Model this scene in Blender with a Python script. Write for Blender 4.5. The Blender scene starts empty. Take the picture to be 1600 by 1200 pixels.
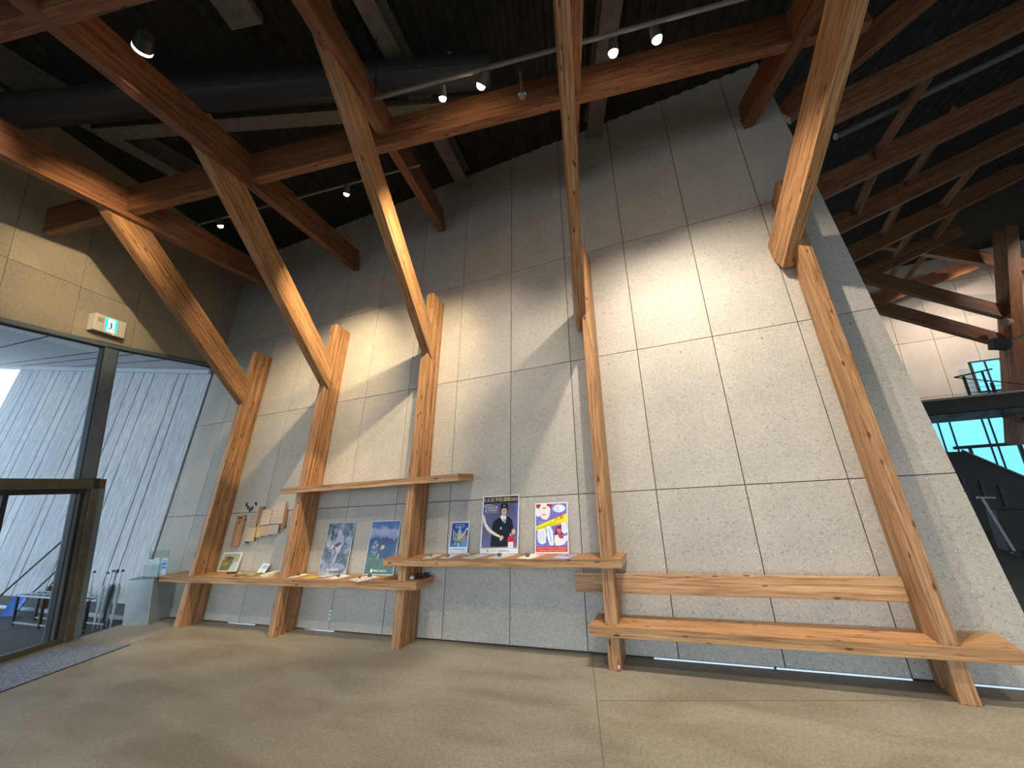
import bpy, bmesh, math, random
from mathutils import Vector, Matrix
random.seed(7)
SC = bpy.context.scene
COL = SC.collection
PI = math.pi
R = math.radians
LEAN = R(10.097)
TL, CL, SL = math.tan(LEAN), math.cos(LEAN), math.sin(LEAN)
D0 = 4.817          # wall foot distance
GR = R(14)          # the roof grid is turned 14 degrees against the wall
GX = Vector((math.cos(GR), math.sin(GR), 0))
GY = Vector((-math.sin(GR), math.cos(GR), 0))

# ------------------------------------------------------------------ camera, sky, exposure
cam = bpy.data.cameras.new('camera')
cam.sensor_width = 36
cam.lens = 636.33 / 1600 * 36
cam.clip_end = 200
cam_o = bpy.data.objects.new('camera', cam)
COL.objects.link(cam_o)
yaw, pitch, roll = R(-21.424), R(14.118), R(-3.819)
fw = Vector((math.sin(yaw) * math.cos(pitch), math.cos(yaw) * math.cos(pitch), math.sin(pitch)))
rt = Vector((math.cos(yaw), -math.sin(yaw), 0))
up = rt.cross(fw)
rt2 = rt * math.cos(roll) + up * math.sin(roll)
up2 = up * math.cos(roll) - rt * math.sin(roll)
cam_o.matrix_world = Matrix((
    (rt2.x, up2.x, -fw.x, 0), (rt2.y, up2.y, -fw.y, 0), (rt2.z, up2.z, -fw.z, 1.774), (0, 0, 0, 1)))
SC.camera = cam_o
SC.view_settings.view_transform = 'Standard'
SC.view_settings.look = 'None'
SC.view_settings.gamma = 1
SC.view_settings.exposure = 0.75
SC.view_settings.use_curve_mapping = False
world = bpy.data.worlds.new('sky')
SC.world = world
world.use_nodes = True
bg = world.node_tree.nodes['Background']
bg.inputs[0].default_value = (0.67, 0.83, .97, 1)
bg.inputs[1].default_value = 2.1
SC.cycles.use_denoising = True
SC.cycles.max_bounces = 8
SC.cycles.diffuse_bounces = 5
SC.cycles.transparent_max_bounces = 12
SC.cycles.sample_clamp_indirect = 6
SC.cycles.use_adaptive_sampling = True

def portal(name, loc, n, sx, sy):
    l = bpy.data.lights.new(name, 'AREA')
    l.shape = 'RECTANGLE'; l.size = sx; l.size_y = sy
    l.cycles.is_portal = True
    o = bpy.data.objects.new(name, l); COL.objects.link(o)
    o.location = loc
    o.rotation_euler = Vector(n).to_track_quat('-Z', 'Z' if abs(n[2]) < .5 else 'Y').to_euler()
    return o
portal('daylight_portal', (3, -6.8, 2.4), (0, 1, 0), 22, 4.8)
portal('daylight_portal', (13.8, 5, 1.2), (-1, 0, 0), 23, 2.4)
portal('daylight_portal', (-7.6, -1.2, 2.2), (math.cos(GR), -math.sin(GR) * -1, 0), 11, 4.3)

# ------------------------------------------------------------------ materials
MATS = {}
def new_mat(name):
    m = bpy.data.materials.new(name); m.use_nodes = True
    nt = m.node_tree
    return m, nt, nt.nodes['Principled BSDF']
def N(nt, typ, **kw):
    n = nt.nodes.new(typ)
    for k, v in kw.items():
        if k.startswith('i_'):
            n.inputs[k[2:].replace('_', ' ')].default_value = v
        else:
            setattr(n, k, v)
    return n
def ramp(nt, stops):
    n = nt.nodes.new('ShaderNodeValToRGB')
    el = n.color_ramp.elements
    while len(el) > 1: el.remove(el[-1])
    el[0].position = stops[0][0]; el[0].color = (*stops[0][1], 1)
    for p, c in stops[1:]:
        e = el.new(p); e.color = (*c, 1)
    return n
def flat(col, rough=.6, metal=0.0, emit=None, es=0.0, spec=.4):
    key = ('flat', tuple(round(c, 3) for c in col), rough, metal, emit, es)
    if key in MATS: return MATS[key]
    m, nt, b = new_mat('plain')
    b.inputs['Base Color'].default_value = (*col, 1)
    b.inputs['Roughness'].default_value = rough
    b.inputs['Metallic'].default_value = metal
    b.inputs['Specular IOR Level'].default_value = spec
    if emit:
        b.inputs['Emission Color'].default_value = (*emit, 1)
        b.inputs['Emission Strength'].default_value = es
    MATS[key] = m
    return m
def noisy(name, c1, c2, scale=20, rough=.7, stretch=(1, 1, 1), detail=6, bump=0.0, metal=0, lo=.35, hi=.65, spec=.4, rand=0.0):
    if name in MATS: return MATS[name]
    m, nt, b = new_mat(name)
    tc = N(nt, 'ShaderNodeTexCoord'); mp = N(nt, 'ShaderNodeMapping')
    mp.inputs['Scale'].default_value = stretch
    nt.links.new(tc.outputs['Object'], mp.inputs['Vector'])
    no = N(nt, 'ShaderNodeTexNoise'); no.inputs['Scale'].default_value = scale; no.inputs['Detail'].default_value = detail
    nt.links.new(mp.outputs[0], no.inputs['Vector'])
    rp = ramp(nt, [(lo, c1), (hi, c2)])
    nt.links.new(no.outputs['Fac'], rp.inputs[0])
    out = rp.outputs[0]
    if rand:
        oi = N(nt, 'ShaderNodeObjectInfo'); hs = N(nt, 'ShaderNodeHueSaturation')
        mr = N(nt, 'ShaderNodeMapRange'); mr.inputs[3].default_value = 1 - rand; mr.inputs[4].default_value = 1 + rand
        nt.links.new(oi.outputs['Random'], mr.inputs[0]); nt.links.new(mr.outputs[0], hs.inputs['Value'])
        nt.links.new(out, hs.inputs['Color']); out = hs.outputs[0]
    nt.links.new(out, b.inputs['Base Color'])
    b.inputs['Roughness'].default_value = rough; b.inputs['Metallic'].default_value = metal
    b.inputs['Specular IOR Level'].default_value = spec
    if bump:
        bp = N(nt, 'ShaderNodeBump'); bp.inputs['Strength'].default_value = bump; bp.inputs['Distance'].default_value = .01
        nt.links.new(no.outputs['Fac'], bp.inputs['Height']); nt.links.new(bp.outputs[0], b.inputs['Normal'])
    MATS[name] = m
    return m
def board_mat(name, base, fleck_dark, fleck_light):
    """cement bonded wood-particle board: pale ground, fine dark and light flakes"""
    if name in MATS: return MATS[name]
    m, nt, b = new_mat(name)
    tc = N(nt, 'ShaderNodeTexCoord')
    n1 = N(nt, 'ShaderNodeTexNoise'); n1.inputs['Scale'].default_value = 55; n1.inputs['Detail'].default_value = 3; n1.inputs['Distortion'].default_value = 1.6
    n2 = N(nt, 'ShaderNodeTexNoise'); n2.inputs['Scale'].default_value = 1.4; n2.inputs['Detail'].default_value = 4
    n3 = N(nt, 'ShaderNodeTexNoise'); n3.inputs['Scale'].default_value = 150; n3.inputs['Detail'].default_value = 2
    vo = N(nt, 'ShaderNodeTexVoronoi'); vo.inputs['Scale'].default_value = 26
    for n in (n1, n2, n3, vo): nt.links.new(tc.outputs['Object'], n.inputs['Vector'])
    rp = ramp(nt, [(.30, fleck_dark), (.43, base), (.6, base), (.72, fleck_light)])
    nt.links.new(n1.outputs['Fac'], rp.inputs[0])
    r3 = ramp(nt, [(.3, (.80, .80, .80)), (.62, (1.06, 1.06, 1.06))]); nt.links.new(n3.outputs['Fac'], r3.inputs[0])
    mx = N(nt, 'ShaderNodeMix', data_type='RGBA', blend_type='MULTIPLY'); mx.inputs[0].default_value = .8
    nt.links.new(rp.outputs[0], mx.inputs[6]); nt.links.new(r3.outputs[0], mx.inputs[7])
    r2 = ramp(nt, [(.35, (.90, .90, .90)), (.65, (1.05, 1.04, 1.03))]); nt.links.new(n2.outputs['Fac'], r2.inputs[0])
    mx2 = N(nt, 'ShaderNodeMix', data_type='RGBA', blend_type='MULTIPLY'); mx2.inputs[0].default_value = 1
    nt.links.new(mx.outputs[2], mx2.inputs[6]); nt.links.new(r2.outputs[0], mx2.inputs[7])
    rv = ramp(nt, [(.0, (.45, .42, .38)), (.05, (1, 1, 1))]); nt.links.new(vo.outputs['Distance'], rv.inputs[0])
    mx3 = N(nt, 'ShaderNodeMix', data_type='RGBA', blend_type='MULTIPLY'); mx3.inputs[0].default_value = .8
    nt.links.new(mx2.outputs[2], mx3.inputs[6]); nt.links.new(rv.outputs[0], mx3.inputs[7])
    oi = N(nt, 'ShaderNodeObjectInfo'); hs = N(nt, 'ShaderNodeHueSaturation')
    mr = N(nt, 'ShaderNodeMapRange'); mr.inputs[3].default_value = .95; mr.inputs[4].default_value = 1.04
    nt.links.new(oi.outputs['Random'], mr.inputs[0]); nt.links.new(mr.outputs[0], hs.inputs['Value'])
    nt.links.new(mx3.outputs[2], hs.inputs['Color']); nt.links.new(hs.outputs[0], b.inputs['Base Color'])
    b.inputs['Roughness'].default_value = .62; b.inputs['Specular IOR Level'].default_value = .3
    bp = N(nt, 'ShaderNodeBump'); bp.inputs['Strength'].default_value = .12; bp.inputs['Distance'].default_value = .004
    nt.links.new(n1.outputs['Fac'], bp.inputs['Height']); nt.links.new(bp.outputs[0], b.inputs['Normal'])
    MATS[name] = m
    return m
def wood_mat(name, dark, mid, light, lam_axis=1, lam=.032, rough=.48):
    """glued laminated larch, grain along local Z, laminations stacked along local X or Y"""
    if name in MATS: return MATS[name]
    m, nt, b = new_mat(name)
    tc = N(nt, 'ShaderNodeTexCoord')
    oi = N(nt, 'ShaderNodeObjectInfo')
    off = N(nt, 'ShaderNodeVectorMath', operation='SCALE'); off.inputs[0].default_value = (7.3, 3.1, 11.7)
    nt.links.new(oi.outputs['Random'], off.inputs['Scale'])
    ad = N(nt, 'ShaderNodeVectorMath', operation='ADD')
    nt.links.new(tc.outputs['Object'], ad.inputs[0]); nt.links.new(off.outputs[0], ad.inputs[1])
    sep = N(nt, 'ShaderNodeSeparateXYZ'); nt.links.new(ad.outputs[0], sep.inputs[0])
    # lamination index
    dv = N(nt, 'ShaderNodeMath', operation='DIVIDE'); nt.links.new(sep.outputs[lam_axis], dv.inputs[0]); dv.inputs[1].default_value = lam
    fl = N(nt, 'ShaderNodeMath', operation='FLOOR'); nt.links.new(dv.outputs[0], fl.inputs[0])
    fr = N(nt, 'ShaderNodeMath', operation='FRACT'); nt.links.new(dv.outputs[0], fr.inputs[0])
    wn = N(nt, 'ShaderNodeTexWhiteNoise', noise_dimensions='1D'); nt.links.new(fl.outputs[0], wn.inputs['W'])
    # grain: stretched noise, shifted per lamination
    cb = N(nt, 'ShaderNodeCombineXYZ')
    wo = N(nt, 'ShaderNodeMath', operation='MULTIPLY_ADD'); nt.links.new(wn.outputs['Value'], wo.inputs[0]); wo.inputs[1].default_value = 9.0
    nt.links.new(sep.outputs[2], wo.inputs[2])
    nt.links.new(sep.outputs[0], cb.inputs[0]); nt.links.new(sep.outputs[1], cb.inputs[1]); nt.links.new(wo.outputs[0], cb.inputs[2])
    mp = N(nt, 'ShaderNodeMapping'); mp.inputs['Scale'].default_value = (34, 34, 1.5); nt.links.new(cb.outputs[0], mp.inputs['Vector'])
    n1 = N(nt, 'ShaderNodeTexNoise'); n1.inputs['Scale'].default_value = 1.6; n1.inputs['Detail'].default_value = 5; n1.inputs['Distortion'].default_value = .6
    nt.links.new(mp.outputs[0], n1.inputs['Vector'])
    rp = ramp(nt, [(.30, dark), (.47, mid), (.70, light)]); nt.links.new(n1.outputs['Fac'], rp.inputs[0])
    # tone per lamination
    rl = ramp(nt, [(0, (.66, .62, .60)), (.5, (.96, .95, .93)), (1, (1.18, 1.18, 1.15))]); nt.links.new(wn.outputs['Value'], rl.inputs[0])
    mx = N(nt, 'ShaderNodeMix', data_type='RGBA', blend_type='MULTIPLY'); mx.inputs[0].default_value = .85
    nt.links.new(rp.outputs[0], mx.inputs[6]); nt.links.new(rl.outputs[0], mx.inputs[7])
    # glue line
    rg = ramp(nt, [(0, (.5, .45, .42)), (.07, (1, 1, 1))]); nt.links.new(fr.outputs[0], rg.inputs[0])
    mg = N(nt, 'ShaderNodeMix', data_type='RGBA', blend_type='MULTIPLY'); mg.inputs[0].default_value = .55
    nt.links.new(mx.outputs[2], mg.inputs[6]); nt.links.new(rg.outputs[0], mg.inputs[7])
    # knots
    mk = N(nt, 'ShaderNodeMapping'); mk.inputs['Scale'].default_value = (11, 11, 4.2); nt.links.new(cb.outputs[0], mk.inputs['Vector'])
    vo = N(nt, 'ShaderNodeTexVoronoi'); vo.inputs['Scale'].default_value = 1.0; nt.links.new(mk.outputs[0], vo.inputs['Vector'])
    rk = ramp(nt, [(.0, (.16, .10, .07)), (.10, (.30, .20, .15)), (.17, (1, 1, 1))]); nt.links.new(vo.outputs['Distance'], rk.inputs[0])
    m2 = N(nt, 'ShaderNodeMix', data_type='RGBA', blend_type='MULTIPLY'); m2.inputs[0].default_value = .9
    nt.links.new(mg.outputs[2], m2.inputs[6]); nt.links.new(rk.outputs[0], m2.inputs[7])
    nt.links.new(m2.outputs[2], b.inputs['Base Color'])
    b.inputs['Roughness'].default_value = rough; b.inputs['Specular IOR Level'].default_value = .35
    bp = N(nt, 'ShaderNodeBump'); bp.inputs['Strength'].default_value = .15; bp.inputs['Distance'].default_value = .003
    nt.links.new(n1.outputs['Fac'], bp.inputs['Height']); nt.links.new(bp.outputs[0], b.inputs['Normal'])
    MATS[name] = m
    return m
def glass_mat(name, tint, refl=.10):
    if name in MATS: return MATS[name]
    m = bpy.data.materials.new(name); m.use_nodes = True
    nt = m.node_tree; nt.nodes.clear()
    out = N(nt, 'ShaderNodeOutputMaterial'); mix = N(nt, 'ShaderNodeMixShader')
    tr = N(nt, 'ShaderNodeBsdfTransparent'); tr.inputs[0].default_value = (*tint, 1)
    gl = N(nt, 'ShaderNodeBsdfGlossy'); gl.inputs['Roughness'].default_value = .02
    lw = N(nt, 'ShaderNodeLayerWeight'); lw.inputs['Blend'].default_value = .5
    pw = N(nt, 'ShaderNodeMath', operation='POWER'); pw.inputs[1].default_value = 4; nt.links.new(lw.outputs['Facing'], pw.inputs[0])
    ma = N(nt, 'ShaderNodeMath', operation='MULTIPLY_ADD'); ma.inputs[1].default_value = .6; ma.inputs[2].default_value = .035; nt.links.new(pw.outputs[0], ma.inputs[0])
    nt.links.new(ma.outputs[0], mix.inputs[0]); nt.links.new(tr.outputs[0], mix.inputs[1]); nt.links.new(gl.outputs[0], mix.inputs[2])
    nt.links.new(mix.outputs[0], out.inputs[0])
    MATS[name] = m
    return m

M_WOOD = wood_mat('larch_laminated', (.17, .075, .03), (.37, .185, .08), (.54, .31, .15))
M_WOODX = wood_mat('larch_plank', (.24, .11, .045), (.45, .24, .105), (.60, .36, .18), lam_axis=0, lam=.06)
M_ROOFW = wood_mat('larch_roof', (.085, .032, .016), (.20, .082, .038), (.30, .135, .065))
M_BOARD = board_mat('cement_wood_board', (.50, .462, .405), (.22, .195, .165), (.68, .65, .60))
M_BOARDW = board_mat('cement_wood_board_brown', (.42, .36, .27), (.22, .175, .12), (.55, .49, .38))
M_JOINT = flat((.035, .032, .03), .9)
M_STEEL = noisy('grey_painted_steel', (.11, .105, .09), (.15, .145, .125), 8, .55)
M_DECK = noisy('dark_deck', (.022, .021, .017), (.036, .034, .029), 5, .85, spec=.15)
M_DARK = flat((.02, .02, .022), .5)
M_STAIN = noisy('stainless', (.42, .46, .46), (.52, .56, .56), 3, .38, (1, 1, 1), metal=.8)
M_FRAME = noisy('brown_metal', (.10, .085, .06), (.14, .12, .085), 10, .45, metal=.3)
M_COLM = noisy('blue_grey_steel', (.13, .165, .18), (.17, .205, .22), 4, .5)
M_GLASS = glass_mat('clear_glass', (.90, .94, .96))
M_ACRYL = glass_mat('clear_acrylic', (.90, .94, .94))
M_CYAN = glass_mat('cyan_glass', (.22, .62, .90))
M_WHITE = flat((.78, .78, .76), .5)
M_BLACK = flat((.012, .012, .014), .45)

# ------------------------------------------------------------------ mesh helpers
class MB:
    """collects convex pieces as one mesh, optional several materials"""
    def __init__(s): s.v = []; s.f = []; s.mi = []; s.mats = []
    def _m(s, mat):
        if mat is None: return 0
        if mat not in s.mats: s.mats.append(mat)
        return s.mats.index(mat)
    def add(s, verts, faces, mat=None):
        o = len(s.v); k = s._m(mat)
        s.v += [tuple(v) for v in verts]; s.f += [tuple(i + o for i in f) for f in faces]; s.mi += [k] * len(faces)
    def box(s, c, size, M=None, mat=None):
        hx, hy, hz = [q / 2 for q in size]; vs = []
        for dx, dy, dz in ((-1,-1,-1),(1,-1,-1),(1,1,-1),(-1,1,-1),(-1,-1,1),(1,-1,1),(1,1,1),(-1,1,1)):
            p = Vector((dx * hx, dy * hy, dz * hz))
            if M is not None: p = M @ p
            vs.append(p + Vector(c))
        s.add(vs, [(0,3,2,1),(4,5,6,7),(0,1,5,4),(1,2,6,5),(2,3,7,6),(3,0,4,7)], mat)
    def prism(s, poly, vec, mat=None):
        """poly: 3D points of a planar polygon, swept by vec"""
        n = len(poly); vec = Vector(vec)
        vs = [Vector(p) for p in poly] + [Vector(p) + vec for p in poly]
        f = [tuple(range(n))[::-1], tuple(range(n, 2 * n))]
        for i in range(n):
            j = (i + 1) % n; f.append((i, j, n + j, n + i))
        s.add(vs, f, mat)
    def face(s, poly, mat=None): s.add(poly, [tuple(range(len(poly)))], mat)
    def cyl(s, a, b, r, r2=None, n=12, mat=None, cap=True):
        a, b = Vector(a), Vector(b); r2 = r if r2 is None else r2
        q = (b - a).normalized().to_track_quat('Z', 'Y'); vs = []
        for p, rr in ((a, r), (b, r2)):
            for i in range(n):
                t = 2 * PI * i / n
                vs.append(p + q @ Vector((rr * math.cos(t), rr * math.sin(t), 0)))
        f = [(i, (i + 1) % n, n + (i + 1) % n, n + i) for i in range(n)]
        if cap: f += [tuple(range(n))[::-1], tuple(range(n, 2 * n))]
        s.add(vs, f, mat)
    def tube(s, pts, r, n=8, mat=None):
        for a, b in zip(pts[:-1], pts[1:]): s.cyl(a, b, r, n=n, mat=mat)
    def blob(s, c, rx, ry, rz, mat=None, seed=0, M=None, amp=.18, n1=7, n2=10):
        rnd = random.Random(seed); vs = []; c = Vector(c)
        for i in range(n1 + 1):
            th = PI * i / n1
            for j in range(n2):
                ph = 2 * PI * j / n2; k = 1 + (rnd.random() - .5) * amp * (0 if i in (0, n1) else 1)
                p = Vector((rx * math.sin(th) * math.cos(ph) * k, ry * math.sin(th) * math.sin(ph) * k, rz * math.cos(th)))
                if M is not None: p = M @ p
                vs.append(c + p)
        f = []
        for i in range(n1):
            for j in range(n2):
                f.append((i * n2 + j, (i + 1) * n2 + j, (i + 1) * n2 + (j + 1) % n2, i * n2 + (j + 1) % n2))
        s.add(vs, f, mat)
    def build(s, name, mat=None, parent=None, M=None, bevel=0, smooth=False):
        """vertices are in world space unless M (object matrix) is given: then they are local"""
        me = bpy.data.meshes.new(name)
        vs = s.v
        o = bpy.data.objects.new(name, me); COL.objects.link(o)
        if M is None:
            if vs:
                mn = [min(v[i] for v in vs) for i in range(3)]; mxx = [max(v[i] for v in vs) for i in range(3)]
                loc = Vector(((mn[0] + mxx[0]) / 2, (mn[1] + mxx[1]) / 2, mn[2]))
            else: loc = Vector()
            vs = [Vector(v) - loc for v in vs]
            W = Matrix.Translation(loc)
        else: W = M
        me.from_pydata([tuple(v) for v in vs], [], s.f)
        if mat is not None: s.mats = [mat]
        for m in s.mats: me.materials.append(m)
        if mat is None and len(s.mats) > 1: me.polygons.foreach_set('material_index', s.mi)
        if smooth: me.polygons.foreach_set('use_smooth', [True] * len(me.polygons))
        me.update()
        bm = bmesh.new(); bm.from_mesh(me); bmesh.ops.recalc_face_normals(bm, faces=bm.faces)
        if bevel: bmesh.ops.bevel(bm, geom=[e for e in bm.edges if len(e.link_faces) == 2 and e.calc_face_angle() > .5], offset=bevel, segments=1, affect='EDGES')
        bm.to_mesh(me); bm.free()
        if parent is not None:
            o.parent = parent
            o.matrix_parent_inverse = parent.matrix_world.inverted() if parent.type != 'EMPTY' else MW[parent.name].inverted()
        o.matrix_world = W
        MW[o.name] = W.copy()
        if parent is not None:
            o.matrix_parent_inverse = Matrix.Identity(4)
            o.matrix_local = MW[parent.name].inverted() @ W
        return o
MW = {}
def tag(o, label=None, cat=None, group=None, kind=None):
    if label: o['label'] = label
    if cat: o['category'] = cat
    if group: o['group'] = group
    if kind: o['kind'] = kind
    return o
def thing(name, label, cat, loc=(0, 0, 0), group=None, M=None):
    o = bpy.data.objects.new(name, None); COL.objects.link(o)
    o.empty_display_size = .1
    o.matrix_world = M if M is not None else Matrix.Translation(Vector(loc)); MW[o.name] = o.matrix_world.copy()
    return tag(o, label, cat, group)
def struct(o): o['kind'] = 'structure'; return o
def frame(o, x, y, z):
    x, y, z = Vector(x).normalized(), Vector(y).normalized(), Vector(z).normalized()
    return Matrix(((x.x, y.x, z.x, o[0]), (x.y, y.y, z.y, o[1]), (x.z, y.z, z.z, o[2]), (0, 0, 0, 1)))
def W3(x, s, off=0.0):
    """point on the leaning wall: s along the slope, off towards the room"""
    return Vector((x, D0 + s * SL - off * CL, s * CL + off * SL))
def WZ(x, z, off=0.0): return W3(x, (z - off * SL) / CL, off)
WALLX = Vector((1, 0, 0)); WALLU = Vector((0, SL, CL)); WALLN = Vector((0, -CL, SL))

# ------------------------------------------------------------------ floor and ground
m, nt, b = new_mat('trowelled_floor')
tc = N(nt, 'ShaderNodeTexCoord')
n1 = N(nt, 'ShaderNodeTexNoise'); n1.inputs['Scale'].default_value = .9; n1.inputs['Detail'].default_value = 7; n1.inputs['Distortion'].default_value = .7
mpf = N(nt, 'ShaderNodeMapping'); mpf.inputs['Scale'].default_value = (1, 2.6, 1); mpf.inputs['Rotation'].default_value = (0, 0, R(-14))
n2 = N(nt, 'ShaderNodeTexNoise'); n2.inputs['Scale'].default_value = 48; n2.inputs['Detail'].default_value = 4
nt.links.new(tc.outputs['Object'], mpf.inputs[0]); nt.links.new(mpf.outputs[0], n1.inputs['Vector']); nt.links.new(tc.outputs['Object'], n2.inputs['Vector'])
r1 = ramp(nt, [(.33, (.215, .185, .14)), (.5, (.27, .24, .19)), (.68, (.31, .285, .235))]); nt.links.new(n1.outputs['Fac'], r1.inputs[0])
r2 = ramp(nt, [(.3, (.78, .78, .78)), (.7, (1.15, 1.15, 1.15))]); nt.links.new(n2.outputs['Fac'], r2.inputs[0])
mx = N(nt, 'ShaderNodeMix', data_type='RGBA', blend_type='MULTIPLY'); mx.inputs[0].default_value = 1
nt.links.new(r1.outputs[0], mx.inputs[6]); nt.links.new(r2.outputs[0], mx.inputs[7]); nt.links.new(mx.outputs[2], b.inputs['Base Color'])
b.inputs['Roughness'].default_value = .5; b.inputs['Specular IOR Level'].default_value = .35
M_FLOOR = m
FX0, FY0 = -8.88, 4.42                       # a point of the entrance facade line
def F3(t, z, off=0.0):
    """entrance facade: t metres along it (towards the room's back), off towards the room"""
    return Vector((FX0 + t * math.sin(GR) + off * math.cos(GR), FY0 - t * math.cos(GR) + off * math.sin(GR), z))
f = MB()
a, c = F3(-.42, 0), F3(11.5, 0)
f.prism([(a.x, D0 + .1, 0), (14, D0 + .1, 0), (14, -7, 0), (c.x, -7, 0)][::-1], (0, 0, -.1))
floor = struct(f.build('floor', M_FLOOR))
f = MB(); f.prism([(-6, 4.9, -.002), (14, 4.9, -.002), (14, 17, -.002), (-6, 17, -.002)], (0, 0, -.1))
struct(f.build('floor', noisy('hall_floor', (.07, .066, .06), (.10, .095, .085), 3, .5)))
def strip(p, q, w, z0=0.0, h=.0012):
    p, q = Vector(p), Vector(q); d = (q - p).normalized(); n_ = Vector((-d.y, d.x, 0)) * w / 2
    s_ = MB(); s_.prism([p - n_ + Vector((0, 0, z0)), q - n_ + Vector((0, 0, z0)), q + n_ + Vector((0, 0, z0)), p + n_ + Vector((0, 0, z0))], (0, 0, h)); return s_
M_SEAM = flat((.15, .13, .105), .8)
J0 = Vector((-.95, 3.87, 0))
strip(J0 + GY * .95, J0 - GY * 8, .008).build('joint', M_SEAM, floor)
strip(J0, J0 + GX * 9, .007).build('joint', M_SEAM, floor)
strip(Vector((-7.62, 4.36, 0)), Vector((-7.62, 4.36, 0)) - GY * .75, .007).build('joint', M_SEAM, floor)
# lighter landing between the facade and the room floor
f = MB(); q1, q2, q3, q4 = F3(-.42, 0, .0), F3(.62, 0, 0), Vector((-7.45, 3.86, 0)), Vector((-7.66, 4.5, 0))
f.prism([q1, q2, q3, Vector((-7.62, 4.36, 0)), Vector((-7.72, 4.80, 0))], (0, 0, .0015)); f.build('threshold_slab', noisy('threshold', (.26, .25, .225), (.33, .32, .29), 40, .6), floor)
f = MB(); f.prism([(-19, -9, -.06), (-7, -9, -.06), (-7, 4.75, -.06), (-19, 4.75, -.06)], (0, 0, -.1))
struct(f.build('ground', noisy('wet_asphalt', (.045, .05, .055), (.085, .09, .098), 30, .7)))

# ------------------------------------------------------------------ leaning north wall, board by board
def xr(s): return 2.39 - s * .041            # right edge of the wall
SMAX = 8.35
rows = [0.012, 1.659, 3.482, 5.309, 7.136, SMAX]
f = MB()
XL = -9.36
f.add([W3(XL, 0, -.014), W3(xr(0), 0, -.014), W3(xr(SMAX), SMAX, -.014), W3(XL, SMAX, -.014),
       W3(XL, 0, -.22), W3(xr(0), 0, -.22), W3(xr(SMAX), SMAX, -.22), W3(XL, SMAX, -.22)],
      [(0,1,2,3),(4,7,6,5),(0,4,5,1),(1,5,6,2),(2,6,7,3),(3,7,4,0)])
wall = struct(f.build('wall_north', M_JOINT))
g = .0045
for k in range(-6, 7):
    x0 = -3.954 + .91 * k; x1 = x0 + .91
    for i in range(5):
        s0, s1 = rows[i], rows[i + 1]
        a0, a1 = max(x0, XL), None
        pr_ = lambda s: min(x1 - g, xr(s) - .0) if k < 6 else xr(s)
        b0, b1 = pr_(s0), pr_(s1)
        p = MB()
        pts = [W3(a0 + g, s0 + g, 0), W3(b0, s0 + g, 0), W3(b1, s1 - g, 0), W3(a0 + g, s1 - g, 0)]
        p.prism(pts, -WALLN * .012)
        p.build('board', M_BOARD, wall)
# screw heads on the lower boards
p = MB()
for k in range(-6, 7):
    for i in (0, 1, 2):
        n_s = 6 if i == 0 else 7
        for a in range(4):
            for c in range(n_s):
                if i > 0 and random.random() < .80: continue
                if i == 0 and k < 3 and random.random() < .55: continue
                x = -3.954 + .91 * k + .03 + a * (.85 / 3)
                s = rows[i] + .035 + c * ((rows[i + 1] - rows[i] - .07) / (n_s - 1))
                if x > xr(s) - .02: continue
                o_ = W3(x, s, .0)
                p.cyl(o_, o_ + WALLN * .0025, .0055 if i == 0 else .0045, n=6)
so = p.build('screw_heads', flat((.85, .86, .86), .35), wall); so['kind'] = 'stuff'
f = MB()
for a_, b_ in ((-6.9, -6.3), (-5.3, -4.75), (-.55, .5), (.52, 1.5), (1.8, xr(0))):  # trim cut to its gleaming lengths, so the highlight sits in the shape
    f.prism([W3(a_, 0, .0), W3(b_, 0, .0), W3(b_, 0, .012), W3(a_, 0, .012)], WALLU * .014)
struct(f.build('baseboard_north', flat((.75, .80, .85), .25, .6)))

# ------------------------------------------------------------------ ceiling: ribbed steel deck
f = MB()
cz = lambda P: 7.95 + .02 * P.x
def G2(u, v): P = GX * u + GY * v; return Vector((P.x, P.y, cz(P)))
f.prism([G2(-13, -9) , G2(17, -9), G2(17, 22), G2(-13, 22)], (0, 0, .2))
ceil = struct(f.build('ceiling', M_DECK))
prof = [(0, 0), (.03, -.045), (.11, -.045), (.14, 0), (.2, 0), (.23, -.045), (.31, -.045), (.34, 0), (.4, 0), (.43, -.045), (.51, -.045), (.54, 0), (.592, 0)]
dm = None
for i in range(36):
    if dm is None:
        d_ = MB(); n = len(prof)
        lo = [Vector((x, -8, z)) for x, z in prof] + [Vector((x, 9, z)) for x, z in prof]
        d_.add(lo, [(j, j + 1, n + j + 1, n + j) for j in range(n - 1)])
        o = d_.build('deck_panel', M_DECK, ceil, M=Matrix.Identity(4)); dm = o.data
    else:
        o = bpy.data.objects.new('deck_panel', dm); COL.objects.link(o); o.parent = ceil
    P = G2(-10.5 + .6 * i, 0); Q = G2(-9.5 + .6 * i, 0)
    Mx = frame(P - Vector((0, 0, .004)), (Q - P), GY, (Q - P).cross(GY))
    o.matrix_parent_inverse = Matrix.Identity(4); o.matrix_local = MW['ceiling'].inverted() @ Mx

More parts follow.
